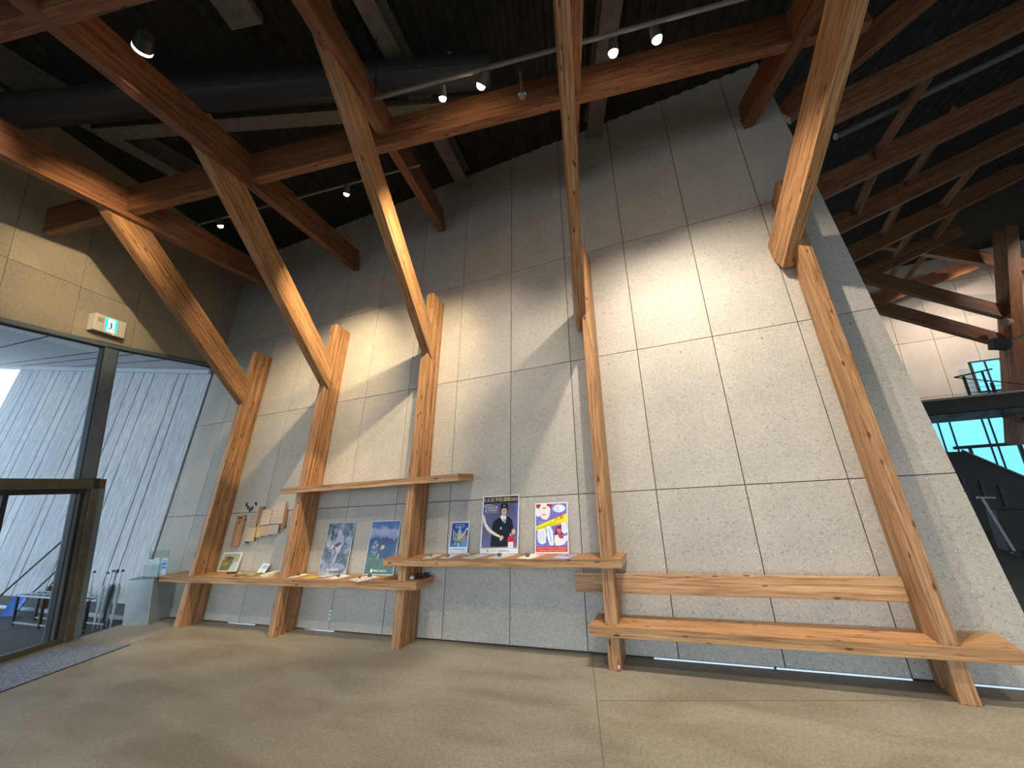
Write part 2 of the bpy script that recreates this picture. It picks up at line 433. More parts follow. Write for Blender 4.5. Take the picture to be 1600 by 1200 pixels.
# steel beams, duct and channel under the deck
def ibeam(A, B, wd, h, label):
    A, B = Vector(A), Vector(B); d = (B - A); L = d.length; d.normalize()
    x = d.cross(Vector((0, 0, 1))).normalized(); z = x.cross(d)
    Mx = frame(A, x, d, z); t = thing('steel_beam', label, 'beam', M=Mx)
    for nm, c, s_ in (('lower_flange', (0, L / 2, .008), (wd, L, .016)), ('web', (0, L / 2, h / 2), (.012, L, h - .032)), ('upper_flange', (0, L / 2, h - .008), (wd, L, .016))):
        q = MB(); q.box(c, s_); q.build(nm, M_STEEL, t, M=Mx)
ibeam((-2.28, 0, 7.45), (-3.07, 6.02, 7.45), .24, .38, 'grey steel roof beam running up between the second and third leaning rafters to the board wall')
ibeam((-7.55, -.5, 7.4), (-7.33, 3.9, 7.4), .24, .36, 'grey steel roof beam in the dark corner above the entrance facade')
ibeam((.6, 2.5, 7.55), (-.55, 6.05, 7.55), .26, .34, 'grey steel roof beam ending above the wall beside the fourth rafter')
f = MB(); f.cyl((-7.9, 1.5, 7.05), (-1.6, 4.0, 7.25), .21, n=24)
tag(f.build('air_duct', flat((.035, .036, .04), .45), smooth=False), 'dark round air duct crossing high under the roof deck', 'duct')
f = MB(); f.box((-4.55, 3.35, 7.2), (5.6, .22, .10), Matrix.Rotation(R(21), 3, 'Z'))
tag(f.build('cable_tray', M_STEEL), 'flat grey cable tray below the round air duct', 'tray')
f = MB(); f.box((-4.15, 2.28, 7.62), (.42, .34, .12), Matrix.Rotation(R(14), 3, 'Z')); f.cyl((-4.15, 2.28, 7.56), (-4.15, 2.28, 7.53), .03)
tag(f.build('junction_box', M_STEEL), 'flat grey junction box up under the ribbed deck', 'box')

# ------------------------------------------------------------------ timber frame
def beam(name, label, cat, P0, psi, el, w, h, a, b, mat=M_WOOD, group=None, endcut=None):
    """P0 = point of the lower right edge; runs from -a (towards the wall) to b (towards the room, rising by el)"""
    d = Vector((-math.sin(psi) * math.cos(el), -math.cos(psi) * math.cos(el), math.sin(el)))
    r_ = Vector((math.cos(psi), -math.sin(psi), 0)); u_ = r_.cross(d)
    if u_.z < 0: u_ = -u_
    P0 = Vector(P0); O = P0 - r_ * w / 2 + u_ * h / 2 - d * a
    Mx = frame(O, r_, r_.cross(d) * -1 if False else d.cross(r_), d)
    y_ = d.cross(r_)
    q = MB(); L = a + b
    q.box((0, 0, L / 2), (w, h, L))
    o = q.build(name, mat, M=frame(O, r_, y_, d), bevel=.004)
    return tag(o, label, cat, group)
PSI = R(-14)
ordn = ['leftmost', 'second from the left', 'middle', 'fourth from the left', 'rightmost']
# leaning posts against the wall
posts = [(-7.57, 4.74), (-5.53, 4.88), (-3.46, 5.0), (-.885, 5.12), (1.70, 5.30)]
plab = ['laminated timber post leaning on the wall beside the entrance facade, leftmost of five',
        'laminated timber post on the wall, second from the entrance, right of the pinned wooden plates',
        'laminated timber post carrying the left end of the middle shelf, third of five',
        'laminated timber post between the middle shelf and the bench, fourth of the five',
        'laminated timber post rising through the right end of the bench, rightmost of the five']
for (x, zt), lb in zip(posts, plab):
    Mx = frame((x, 4.45, 0), WALLX, WALLN * -1, WALLU)
    inv = Mx.inverted()
    prof_ = [(4.452, .0), (4.81, .0), (4.81 + (zt - .06) * TL, zt - .06), (4.452 + zt * TL, zt)]
    q = MB(); q.prism([inv @ Vector((x - .06, y, z)) for y, z in prof_], (.12, 0, 0))
    o = q.build('leaning_post', M_WOOD, M=Mx, bevel=.004)
    tag(o, lb, 'post')
# braces
sl = ['timber brace rising from the leftmost post over the exit sign', 'timber brace rising from the second post towards the ceiling',
      'timber brace rising from the top of the third post, left of the row of lit lamps',
      'nearly upright-looking timber brace in front of the fourth post', 'thick yellow-lit timber brace crossing in front of the fifth post']
S = [(-7.476, 3.721, 39.6, .42, 3.6), (-5.41, 3.794, 40.05, .40, 3.75), (-3.33, 4.027, 38.7, .40, 4.2), (-.842, 4.12, 39.5, .50, 5.2), (1.741, 4.52, 37.4, .62, 4.6)]
for (x, z, el, a, b_), lb in zip(S, sl):
    beam('brace_beam', lb, 'beam', (x, 5.0, z), PSI, R(el), .13, .45, a, b_)
rl = ['dark timber rafter lowest at the left, crossing above the exit sign', 'dark timber rafter running from the top left corner down to the wall',
      'timber rafter crossing the third brace and ending on the board wall left of the lit lamps', 'timber rafter mostly hidden behind the fourth brace',
      'short-looking dark timber rafter ending on the wall left of the yellow-lit brace', 'dark timber rafter to the right of the yellow-lit brace, over the open hall']
Rf = [(-7.507, 6.223, -6.6, .50), (-5.434, 6.257, -5.7, .45), (-3.394, 6.557, -6.2, .50), (-.80, 6.60, -6.5, .50), (1.871, 6.62, -7.0, .62)]
for (x, z, el, a), lb in zip(Rf, rl):
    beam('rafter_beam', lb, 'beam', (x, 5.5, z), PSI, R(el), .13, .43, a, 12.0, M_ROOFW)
def beam2(name, label, A, B, w, h, mat=M_ROOFW, cat='beam', group=None, roll=0, parent=None):
    """A, B: ends of the middle of the underside"""
    A, B = Vector(A), Vector(B); d = (B - A); L = d.length; d.normalize()
    x = d.cross(Vector((0, 0, 1))).normalized(); y = d.cross(x)
    if y.z < 0: y = -y; x = -x
    q = MB(); q.box((0, h / 2, L / 2), (w, h, L))
    o = q.build(name, mat, parent, M=frame(A, x, y, d) if x.cross(y).dot(d) > 0 else frame(A, -x, y, d), bevel=.004)
    if parent is None: tag(o, label, cat, group)
    return o
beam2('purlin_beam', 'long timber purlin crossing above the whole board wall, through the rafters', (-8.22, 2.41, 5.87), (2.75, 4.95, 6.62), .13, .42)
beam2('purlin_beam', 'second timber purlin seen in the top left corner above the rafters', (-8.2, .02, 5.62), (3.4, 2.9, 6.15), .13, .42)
# ------------------------------------------------------------------ shelves and bench
def plank(name, label, cat, x0, x1, y0, ztop, th, post_ix, back_off=.004, xa=0, xb=0):
    """board through which the leaning posts pass; the back follows the wall"""
    yb = D0 + (ztop - th) * TL - back_off
    pts = [(x0, y0), (x1, y0), (x1 + xb, yb)]
    for i in sorted(post_ix, reverse=True):
        px = posts[i][0]; yf = 4.45 + (ztop - th) * TL - .003
        pts += [(px + .061, yb), (px + .061, yf), (px - .061, yf), (px - .061, yb)]
    pts += [(x0 + xa, yb)]
    xm = (x0 + x1) / 2
    Mx = frame((xm, y0, ztop - th), (0, 0, 1), (0, 1, 0), (-1, 0, 0)); inv = Mx.inverted()
    q = MB(); q.prism([inv @ Vector((x, y, ztop - th)) for x, y in pts], inv.to_3x3() @ Vector((0, 0, th)))
    o = q.build(name, M_WOODX, M=Mx)
    return tag(o, label, cat)
plank('counter_shelf', 'long low timber counter through the first three posts, with framed prints and leaflets', 'shelf', -8.29, -3.207, 4.53, .718, .088, (0, 1, 2))
plank('display_shelf', 'middle timber shelf between the third and fourth posts, carrying three posters', 'shelf', -3.745, -.722, 4.57, .977, .085, (2, 3))
plank('upper_shelf', 'narrow high timber shelf across the second and third posts, empty', 'shelf', -5.89, -2.69, 4.745, 1.982, .085, (1, 2))
plank('bench', 'long low timber bench through the fourth and fifth posts', 'bench', -1.10, 2.085, 4.46, .377, .09, (3, 4), xa=.02, xb=.05)
Mx = frame(W3(.0, .60, .2), WALLU, WALLN * -1, (-1, 0, 0))
q = MB(); q.box((.09, .022, -.165), (.19, .05, 2.86)); 
tag(q.build('wall_rail', M_WOODX, M=Mx, bevel=.003), 'timber backrest rail behind the bench, between wall and fourth post', 'rail')

# ------------------------------------------------------------------ entrance facade (west)
hz = lambda t: 4.50 - (.062 if t > .99 else .12) * (t - .99)
f = MB()
TT = [-1.75, -1.0, 0, 1.0, 2.3, 11.5]
outl = [F3(t, hz(t) + .06, -.02) for t in TT] + [F3(11.5, 8.2, -.02), F3(-2.1, 8.2, -.02)]
hzv = {t: hz(t) for t in TT}; 
def hzc(t):
    t = min(t, 2.3); return hz(t)
outl = [F3(t, hzc(t) + .06, -.02) for t in TT] + [F3(11.5, 8.2, -.02), F3(-2.1, 8.2, -.02)]
f.prism(outl, Vector((-math.cos(GR), -math.sin(GR), 0)) * .18)
ww = struct(f.build('wall_west', M_JOINT))
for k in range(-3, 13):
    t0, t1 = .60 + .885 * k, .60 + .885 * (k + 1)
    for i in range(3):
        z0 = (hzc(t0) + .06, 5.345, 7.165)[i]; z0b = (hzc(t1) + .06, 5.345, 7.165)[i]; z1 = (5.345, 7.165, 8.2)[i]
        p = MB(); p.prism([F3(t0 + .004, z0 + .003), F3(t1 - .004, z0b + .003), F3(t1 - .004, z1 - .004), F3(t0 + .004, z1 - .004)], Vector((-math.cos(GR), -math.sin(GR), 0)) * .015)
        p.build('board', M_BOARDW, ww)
# header strip under the boards
f = MB()
ts = [-1.4, -1.0, -.5, 0, .5, 1.0, 1.6, 2.3, 6.5, 11.5]
for a_, b_ in zip(ts[:-1], ts[1:]):
    f.add([F3(a_, hzc(a_), .01), F3(b_, hzc(b_), .01), F3(b_, hzc(b_) + .06, .01), F3(a_, hzc(a_) + .06, .01), F3(a_, hzc(a_), -.15), F3(b_, hzc(b_), -.15), F3(b_, hzc(b_) + .06, -.15), F3(a_, hzc(a_) + .06, -.15)],
          [(0,1,2,3),(4,7,6,5),(0,4,5,1),(1,5,6,2),(2,6,7,3),(3,7,4,0)])
struct(f.build('trim_1', M_COLM))
f = MB()
for a_, b_ in zip(ts[:-1], ts[1:]):
    f.add([F3(a_, hzc(a_) - .02, -.06), F3(b_, hzc(b_) - .02, -.06), F3(b_, hzc(b_), -.06), F3(a_, hzc(a_), -.06), F3(a_, hzc(a_) - .02, -.1), F3(b_, hzc(b_) - .02, -.1), F3(b_, hzc(b_), -.1), F3(a_, hzc(a_), -.1)],
          [(0,1,2,3),(4,7,6,5),(0,4,5,1),(1,5,6,2),(2,6,7,3),(3,7,4,0)])
struct(f.build('trim_2', M_DARK))
# window 1: fixed glazing with its steel column
def fbox(t0, t1, z0, z1, o0, o1, mat=None, mb=None):
    q = mb or MB()
    q.prism([F3(t0, z0, o0), F3(t1, z0, o0), F3(t1, z0, o1), F3(t0, z0, o1)], (0, 0, z1 - z0), mat)
    return q
W1 = fbox(.77, .97, 0, 4.50, -.16, -.02).build('window_1', M_COLM); struct(W1)
fbox(.965, .985, 0, 4.50, -.12, -.03).build('window_frame', M_DARK, W1)
fbox(.755, .772, 0, 4.50, -.12, -.02).build('window_frame', M_FRAME, W1)
for k in range(1, 5):
    fbox(.77 + 2.4 * k, .97 + 2.4 * k, 0, 4.40, -.16, -.02).build('window_frame', M_COLM, W1)
p = MB()
p.add([F3(-.45, .0, -.09), F3(.77, 0, -.09), F3(.77, 4.50, -.09), F3(-1.2, hzc(-1.2), -.09)], [(0, 1, 2, 3)]); p.build('pane', M_GLASS, W1)
fbox(.98, 3.17, 2.32, 4.36, -.09, -.082).build('pane', M_GLASS, W1)
for k in range(1, 5):
    fbox(.98 + 2.4 * k, .77 + 2.4 * (k + 1), .02, 4.36, -.09, -.082).build('pane', M_GLASS, W1)
# door 1: sliding door set with transom
D1 = fbox(.74, .85, 0, 2.33, -.10, .06).build('door_1', M_FRAME, bevel=.004); struct(D1)
fbox(.65, .738, 0, 2.17, -.10, .05).build('side_jamb', M_COLM, D1)
fbox(.85, .90, 0, 2.17, -.08, .03).build('door_frame', M_FRAME, D1)
fbox(.90, .93, 0, 2.17, -.06, .0).build('door_frame', M_DARK, D1)
fbox(.66, 3.4, 2.17, 2.32, -.10, .06).build('transom', M_FRAME, D1, bevel=.004)
fbox(.90, 3.4, 2.10, 2.17, -.08, .03).build('transom_rail', M_DARK, D1)
fbox(1.78, 1.84, 0.03, 2.10, -.05, .0).build('door_stile', M_DARK, D1)
fbox(.90, 3.4, 0, .075, -.08, .02).build('door_sill', M_FRAME, D1)
fbox(.93, 1.78, .075, 2.10, -.05, -.042).build('pane', M_GLASS, D1)
fbox(1.84, 3.3, .075, 2.10, -.03, -.022).build('pane', M_GLASS, D1)
# glow of the door frame edge
# exit sign
Mx = frame(F3(1.07, 4.655, 0), GY, Vector((-GX.x, -GX.y, 0)) * -1 if False else Vector((GX.x, GX.y, 0)), (0, 0, 1))
ex = thing('exit_sign', 'cream box exit sign with a green running figure over the entrance', 'sign', M=frame(F3(1.07, 4.655, 0), -GY, GX, (0, 0, 1)))
def S3(u, v, off): return F3(1.07 + u, 4.655 + v, off)    # u to the left in the picture is +
# in the picture t grows to the left, so the reader's right is -t
def sp(u, v, o_): return F3(1.07 - u, 4.675 + v, o_)
q = MB(); q.prism([sp(-.235, 0, .0), sp(.235, 0, 0), sp(.235, 0, .14), sp(-.235, 0, .14)], (0, 0, .29)); q.build('sign_body', flat((.72, .68, .55), .5), ex, bevel=.008)
q = MB(); q.prism([sp(-.235, -.012, .0), sp(.235, -.012, 0), sp(.235, -.012, .13), sp(-.235, -.012, .13)], (0, 0, .01)); q.build('sign_base', flat((.13, .08, .05), .5), ex)
q = MB(); q.face([sp(-.085, .035, .1415), sp(.095, .035, .1415), sp(.095, .265, .1415), sp(-.085, .265, .1415)])
spn = q.build('sign_panel', flat((.0, .5, .32), .4, emit=(.02, .85, .55), es=1.0), ex)
q = MB(); q.face([sp(-.05, .035, .1425), sp(.06, .035, .1425), sp(.06, .25, .1425), sp(-.05, .25, .1425)])
q.build('doorway_symbol', flat((.6, .95, .9), .4, emit=(.5, 1.0, .95), es=1.1), spn)
q = MB(); q.face([sp(-.2, .15, .1415), sp(-.115, .15, .1415), sp(-.115, .225, .1415), sp(-.2, .225, .1415)]); q.build('sensor_window', flat((.42, .41, .32), .5), ex)
q = MB(); mfig = flat((.01, .12, .11), .6)
def limb(a, b, w_):
    a, b = Vector((*a, 0)), Vector((*b, 0)); d = (b - a).normalized(); n_ = Vector((-d.y, d.x, 0)) * w_ / 2
    q.face([sp(P.x, P.y, .1435) for P in (a - n_, b - n_, b + n_, a + n_)])
limb((.0, .19), (.012, .12), .026); limb((.012, .125), (-.03, .06), .018); limb((.012, .125), (.03, .085), .017); limb((.03, .085), (.05, .085), .014)
limb((.0, .185), (-.035, .175), .012); limb((.005, .185), (.035, .17), .012); limb((.035, .17), (.045, .15), .011)
q.face([sp(.0 + .013 * math.cos(i * PI / 5), .213 + .013 * math.sin(i * PI / 5), .1435) for i in range(10)]); rf_ = q.build('running_figure', mfig, spn); rf_['kind'] = 'stuff'
q = MB(); c_ = sp(.06, .004, .14); q.blob(c_, .008, .008, .008, amp=0); q.build('status_lamp', flat((.9, .2, .1), .4, emit=(1, .25, .12), es=3), ex)

# ------------------------------------------------------------------ outside: ribbed wall, soffit
M_PLANK = noisy('board_marked_concrete', (.56, .55, .58), (.80, .79, .82), 2.0, .75, (9, 9, .25), bump=.3, rand=.05)
f = MB()
def soz(x): return 4.62 + (-8.75 - x) * .19
xs_ = [-9.42, -10.35, -10.70, -11.75, -12.22, -12.72, -14.03, -14.42, -15.55, -16.0, -17.05, -17.45, -18.5, -19.0, -20.1]
def wq(x, z, off): return WZ(x, z, off)
f.add([wq(-20.1, 0, -.03), wq(-9.36, 0, -.03), wq(-9.36, soz(-9.36) + .5, -.03), wq(-20.1, soz(-20.1) + .5, -.03), wq(-20.1, 0, -.3), wq(-9.36, 0, -.3), wq(-9.36, soz(-9.36) + .5, -.3), wq(-20.1, soz(-20.1) + .5, -.3)],
      [(0,1,2,3),(4,7,6,5),(0,4,5,1),(1,5,6,2),(2,6,7,3),(3,7,4,0)])
wo_ = struct(f.build('wall_outside', M_JOINT))
for xa_, xb_ in zip(xs_[:-1], xs_[1:]):
    q = MB(); x1_, x0_ = xa_ - .022, xb_ + .022
    q.prism([wq(x0_, .16, 0), wq(x1_, .16, 0), wq(x1_, soz(x1_) + .1, 0), wq(x0_, soz(x0_) + .1, 0)], -WALLN * .03)
    o = q.build('panel', M_PLANK, wo_)
    # fine battens in relief
q = MB()
for xa_, xb_ in zip(xs_[:-1], xs_[1:]):
    w_ = xa_ - xb_
    if w_ < .6: continue
    x = xa_ - .12
    while x > xb_ + .1:
        q.prism([wq(x - .018, .16, .0), wq(x + .018, .16, 0), wq(x + .018, soz(x) + .05, 0), wq(x - .018, soz(x) + .05, 0)], WALLN * .003)
        x -= random.choice((.11, .16, .23, .3))
bt = q.build('form_lines', M_PLANK, wo_); bt['kind'] = 'stuff'
q = MB(); q.prism([wq(-20.1, 0, .02), wq(-9.4, 0, .02), wq(-9.4, .16, .02), wq(-20.1, .16, .02)], -WALLN * .04); q.build('plinth_strip', flat((.09, .09, .1), .8), wo_)
q = MB(); q.cyl((-20, 4.70, -.02), (-9.2, 4.70, -.02), .04, n=10); tag(q.build('ground_pipe', flat((.62, .68, .74), .4), smooth=True), 'white pipe lying along the foot of the ribbed outside wall', 'pipe')
q = MB()
def sof(x, y, dz=0): return Vector((x, y, soz(x) + dz))
fa, fb_ = F3(-1.9, 0, -.13), F3(14, 0, -.13)
q.prism([sof(fa.x, fa.y), sof(fb_.x, fb_.y), sof(-22, fb_.y), sof(-22, 6.6)], (0, 0, .3))
so_ = struct(q.build('soffit', noisy('soffit_wood', (.45, .47, .50), (.60, .62, .66), 2.5, .8, (1.2, 22, 1))))
M_SJ = flat((.03, .03, .035), .9)
for y0_ in (-.6, .3, .6, 1.5, 2.1, 3.02, 3.92, 4.24, 4.72):
    A, B = Vector((-21.5, y0_ + .155 * 12.5, 0)), Vector((-8.6 - .25 * (y0_ - 3.3), y0_ - .06, 0))
    d_ = (B - A).normalized(); n_ = Vector((-d_.y, d_.x, 0)) * .016
    P4 = [A - n_, B - n_, B + n_, A + n_]
    q = MB(); q.prism([Vector((p.x, p.y, soz(p.x) - .004)) for p in P4], (0, 0, .003)); q.build('seam', M_SJ, so_)
f = MB()
f.prism([WZ(-9.36, soz(-9.36) - .11, .06), WZ(-22, soz(-22) - .13, .06), WZ(-22, soz(-22) - .01, .06), WZ(-9.36, soz(-9.36) - .02, .06)], WALLN * .05)
struct(f.build('trim_3', flat((.62, .68, .74), .5)))

# umbrella rack with umbrellas, shovel, poles outside
rk = thing('umbrella_rack', 'low black and silver metal rack standing outside behind the glass', 'rack', (-10.3, 4.3, -.06))
M_SILV = flat((.62, .68, .74), .35, .5)
xs4 = [-11.55, -10.62, -9.85, -9.25]
for x in xs4:
    for y in (4.08, 4.36):
        q = MB(); q.box((x, y, .18), (.035, .035, .48)); q.build('leg', M_BLACK, rk)
for y in (4.08, 4.22, 4.36):
    q = MB(); q.box((-10.4, y, .43), (2.34, .028, .028)); q.build('top_rail', M_SILV, rk)
for y in (4.08, 4.36):
    q = MB(); q.box((-10.4, y, -.01), (2.34, .02, .02)); q.build('lower_rail', M_SILV, rk)
for i in range(11):
    q = MB(); q.box((-11.5 + .22 * i, 4.22, .425), (.012, .26, .012)); q.build('cross_bar', M_BLACK, rk)
def umbrella(x, y, col, tilt, lab, hook=True):
    t = thing('umbrella', lab, 'umbrella', (x, y, -.05), 'umbrellas in the outside rack')
    d = Vector((tilt[0], tilt[1], 1)).normalized(); b_ = Vector((x, y, -.05))
    q = MB(); q.cyl(b_ + d * .10, b_ + d * .60, .012, .034, n=10); q.cyl(b_ + d * .60, b_ + d * .68, .034, .014, n=10); q.build('folded_canopy', flat(col, .45), t, smooth=False)
    q = MB(); q.cyl(b_, b_ + d * .86, .007, n=6)
    q.build('shaft', M_SILV, t)
    top = b_ + d * .86; pts = [top]
    for i in range(1, 8):
        a_ = PI * i / 7; pts.append(top + Vector((.032 * (1 - math.cos(a_)), 0, .032 * math.sin(a_))))
    q = MB(); q.tube(pts, .010, 6); q.build('handle', M_BLACK, t)
umbrella(-9.58, 4.22, (.80, .86, .90), (.03, 0), 'white furled umbrella standing alone in the left half of the rack')
for i, (dx, dy, col, tl_) in enumerate([(0, 0, (.66, .72, .74), (.10, .05)), (.09, .07, (.50, .56, .58), (.06, .0)), (.17, -.03, (.05, .055, .06), (.12, .04)), (.26, .05, (.58, .64, .62), (.05, .02)), (.05, -.08, (.82, .88, .92), (.16, .0))]):
    umbrella(-9.30 + dx, 4.28 + dy, col, tl_, ['pale grey umbrella at the left of the cluster beside the steel box', 'mid grey umbrella at the back of the cluster beside the steel box', 'black umbrella in the cluster beside the steel box', 'greenish grey umbrella at the right of the cluster beside the steel box', 'white umbrella leaning in front of the cluster beside the steel box'][i])
# blue snow shovel
sh = thing('snow_shovel', 'blue snow shovel leaning outside left of the rack', 'shovel', (-12.5, 4.45, -.05))
q = MB(); n_ = 8
for i in range(n_):
    a0, a1 = i / n_, (i + 1) / n_
    cv = lambda t: (t - .5) * .52
    bz = lambda t, k: .05 + .08 * math.sin(t * PI)
    x0, x1 = -12.52 + cv(a0), -12.52 + cv(a1)
    d0, d1 = .10 * math.sin(a0 * PI), .10 * math.sin(a1 * PI)
    q.add([(x0, 4.30 + d0, -.04), (x1, 4.30 + d1, -.04), (x1 + .06, 4.46 + d1, .32), (x0 + .06, 4.46 + d0, .32),
           (x0, 4.31 + d0, -.04), (x1, 4.31 + d1, -.04), (x1 + .06, 4.47 + d1, .32), (x0 + .06, 4.47 + d0, .32)],
          [(0,1,2,3),(4,7,6,5),(0,4,5,1),(1,5,6,2),(2,6,7,3),(3,7,4,0)])
q.build('scoop', flat((.03, .22, .80), .35), sh)
q = MB(); q.cyl((-12.4, 4.5, .25), (-11.34, 4.80, 1.20), .016, n=8); q.build('shaft', flat((.12, .11, .11), .4), sh)
q = MB(); A_ = Vector((-11.34, 4.80, 1.20)); q.tube([A_, A_ + Vector((.0, .0, .10)), A_ + Vector((.12, .03, .12)), A_ + Vector((.10, .02, .02)), A_], .014, 6); q.build('grip', flat((.30, .36, .55), .4), sh)
q = MB(); q.cyl((-13.4, 4.2, -.05), (-12.05, 4.9, 1.50), .018, n=8); tag(q.build('long_pole', flat((.10, .085, .075), .5)), 'long dark pole leaning far left against the ribbed outside wall', 'pole')
br = thing('broom', 'dark broom standing upright outside behind the blue shovel', 'broom', (-12.2, 4.75, -.05))
q = MB(); q.cyl((-12.25, 4.72, .35), (-11.98, 4.95, 1.10), .013, n=8); q.build('handle', flat((.09, .08, .08), .5), br)
q = MB(); q.prism([(-12.33, 4.68, -.03), (-12.15, 4.68, -.03), (-12.20, 4.72, .42), (-12.27, 4.72, .42)], (0, .05, 0)); q.build('brush_head', flat((.16, .06, .05), .8), br)
# notice post far left
nt_ = thing('notice_stand', 'short wooden stand with a white notice and round mark at the far left outside', 'stand', (-13.0, 4.1, -.05))
q = MB(); q.box((-12.86, 4.08, .32), (.16, .05, .74)); q.build('post', flat((.20, .13, .07), .6), nt_)
q = MB(); q.box((-12.96, 4.04, .88), (.40, .015, .36)); q.build('notice_board', flat((.70, .80, .86), .4), nt_)
q = MB(); c0 = Vector((-12.9, 4.03, 1.0)); q.face([c0 + Vector((.055 * math.cos(i * PI / 8), 0, .055 * math.sin(i * PI / 8))) for i in range(16)]); q.build('round_mark', flat((.35, .16, .16), .5), nt_)

# ------------------------------------------------------------------ steel box with leaflet holder, mat
MB0 = frame((-8.755, 4.345, 0), GX, GY, (0, 0, 1))
bx = thing('steel_pedestal', 'stainless steel pedestal box beside the left end of the low counter', 'pedestal', M=MB0)
q = MB(); q.box((.235, .19, .345), (.47, .38, .69)); q.build('body', M_STAIN, bx, M=MB0, bevel=.004)
q = MB(); q.box((.235, .19, .693), (.474, .384, .006)); q.build('top_plate', flat((.16, .18, .18), .3, .6), bx, M=MB0)
ML = frame(MB0 @ Vector((.22, .12, .697)), GX, GY, (0, 0, 1))
lh = thing('leaflet_holder', 'clear acrylic leaflet holder standing on the steel pedestal', 'holder', M=ML)
q = MB(); q.box((.13, .03, .20), (.36, .004, .40)); q.box((.13, -.05, .10), (.36, .004, .20)); q.box((.13, -.01, .003), (.36, .09, .006)); q.build('shell', M_ACRYL, lh, M=ML)
q = MB()
for xx in (-.05, .31): q.box((xx, .03, .20), (.006, .006, .40))
q.box((.13, .03, .402), (.366, .006, .006)); q.build('edge_frame', flat((.20, .24, .24), .3), lh, M=ML)
for i, (xx, col, h_) in enumerate([(-.0, (.78, .86, .88), .27), (.10, (.70, .84, .88), .29), (.245, (.72, .86, .95), .28)]):
    Ml = frame(ML @ Vector((xx + .02, 0, .007)), GX + GY * .05, GY, Vector((0, .06, 1)))
    t = thing('leaflet', ['white leaflet with pink print at the left of the acrylic holder', 'pale cyan leaflet in the middle of the acrylic holder', 'white leaflet with blue bands at the right of the acrylic holder'][i], 'leaflet', M=Ml)
    q = MB(); q.box((.0, -.01 + .012 * i, h_ / 2), (.11, .006, h_)); q.build('sheet', flat(col, .5), t, M=Ml)
    q = MB()
    if i == 2:
        for zz, hh in ((.19, .05), (.13, .03), (.24, .015)): q.box((0, -.0145 + .012 * i, zz), (.085, .001, hh))
        c_ = (.10, .32, .75)
    elif i == 0:
        q.box((-.01, -.0145, .22), (.06, .001, .025)); q.box((.0, -.0145, .12), (.08, .001, .01)); c_ = (.75, .45, .50)
    else:
        for zz in (.08, .11, .14, .2): q.box((0, -.0145 + .012, zz), (.07, .001, .006))
        c_ = (.35, .55, .6)
    q.build('print', flat(c_, .5), t, M=Ml)
e0, e1 = Vector((-7.41, 3.80, 0)), Vector((-7.41, 3.80, 0)) - GY * 5.0
off_ = -GX * 1.02
q = MB(); q.prism([e0, e1, e1 + off_, e0 + off_], (0, 0, .009))
mt = q.build('entrance_mat', noisy('mat_pile', (.09, .115, .17), (.30, .36, .47), 60, .95, (1, 1, 1), bump=.5))
tag(mt, 'blue grey ribbed entrance mat in front of the sliding door', 'mat')
q = MB(); q.prism([e0 + GX * .02 + Vector((0, 0, 0)), e1 + GX * .02, e1, e0], (0, 0, .006)); q.build('mat_edge', flat((.03, .03, .04), .7), mt)

# ------------------------------------------------------------------ prints and posters
def text(body, size, mat, parent, M, name='lettering', align='CENTER', sx=1.0, shear=0):
    cu = bpy.data.curves.new(name, 'FONT'); cu.body = body; cu.size = size; cu.align_x = align; cu.align_y = 'CENTER'
    cu.extrude = .0003; cu.shear = shear; cu.resolution_u = 2
    cu.materials.append(mat)
    o = bpy.data.objects.new(name, cu); COL.objects.link(o); o.parent = parent
    o.matrix_parent_inverse = Matrix.Identity(4)
    o.matrix_local = MW[parent.name].inverted() @ M @ Matrix.Diagonal((sx, 1, 1, 1))
    bpy.context.view_layer.update()
    me = bpy.data.meshes.new_from_object(o.evaluated_get(bpy.context.evaluated_depsgraph_get()))
    bpy.data.objects.remove(o); o = bpy.data.objects.new(name, me); COL.objects.link(o)
    sh_ = [c for c in parent.children if c.name.split('.')[0] == 'backing_sheet'] or [parent]
    o.parent = sh_[0]; o.matrix_parent_inverse = Matrix.Identity(4)
    o.matrix_local = MW[sh_[0].name].inverted() @ M @ Matrix.Diagonal((sx, 1, 1, 1)); o['kind'] = 'stuff'
    return o
def poster(name, label, cat, xl, xr_, z0, h, tilt_off, col_edge=(.80, .84, .88), th=.006, border=.012):
    """stands on its shelf and leans on the wall. local x to the right, y up, z towards the room"""
    w = xr_ - xl
    P = WZ((xl + xr_) / 2, z0, .0) + WALLN * tilt_off
    P.z = z0
    ex_, ey_, ez_ = WALLX, (WALLU + WALLN * (tilt_off - .008) / h * -1).normalized(), None
    ez_ = ex_.cross(ey_)
    Mx = frame(P, ex_, ey_, ez_)
    t = thing(name, label, cat, M=Mx)
    q = MB(); q.box((0, h / 2, th / 2 + .001), (w, h, th)); q.build('backing_sheet', flat(col_edge, .35), t, M=Mx)
    return t, Mx, w, h
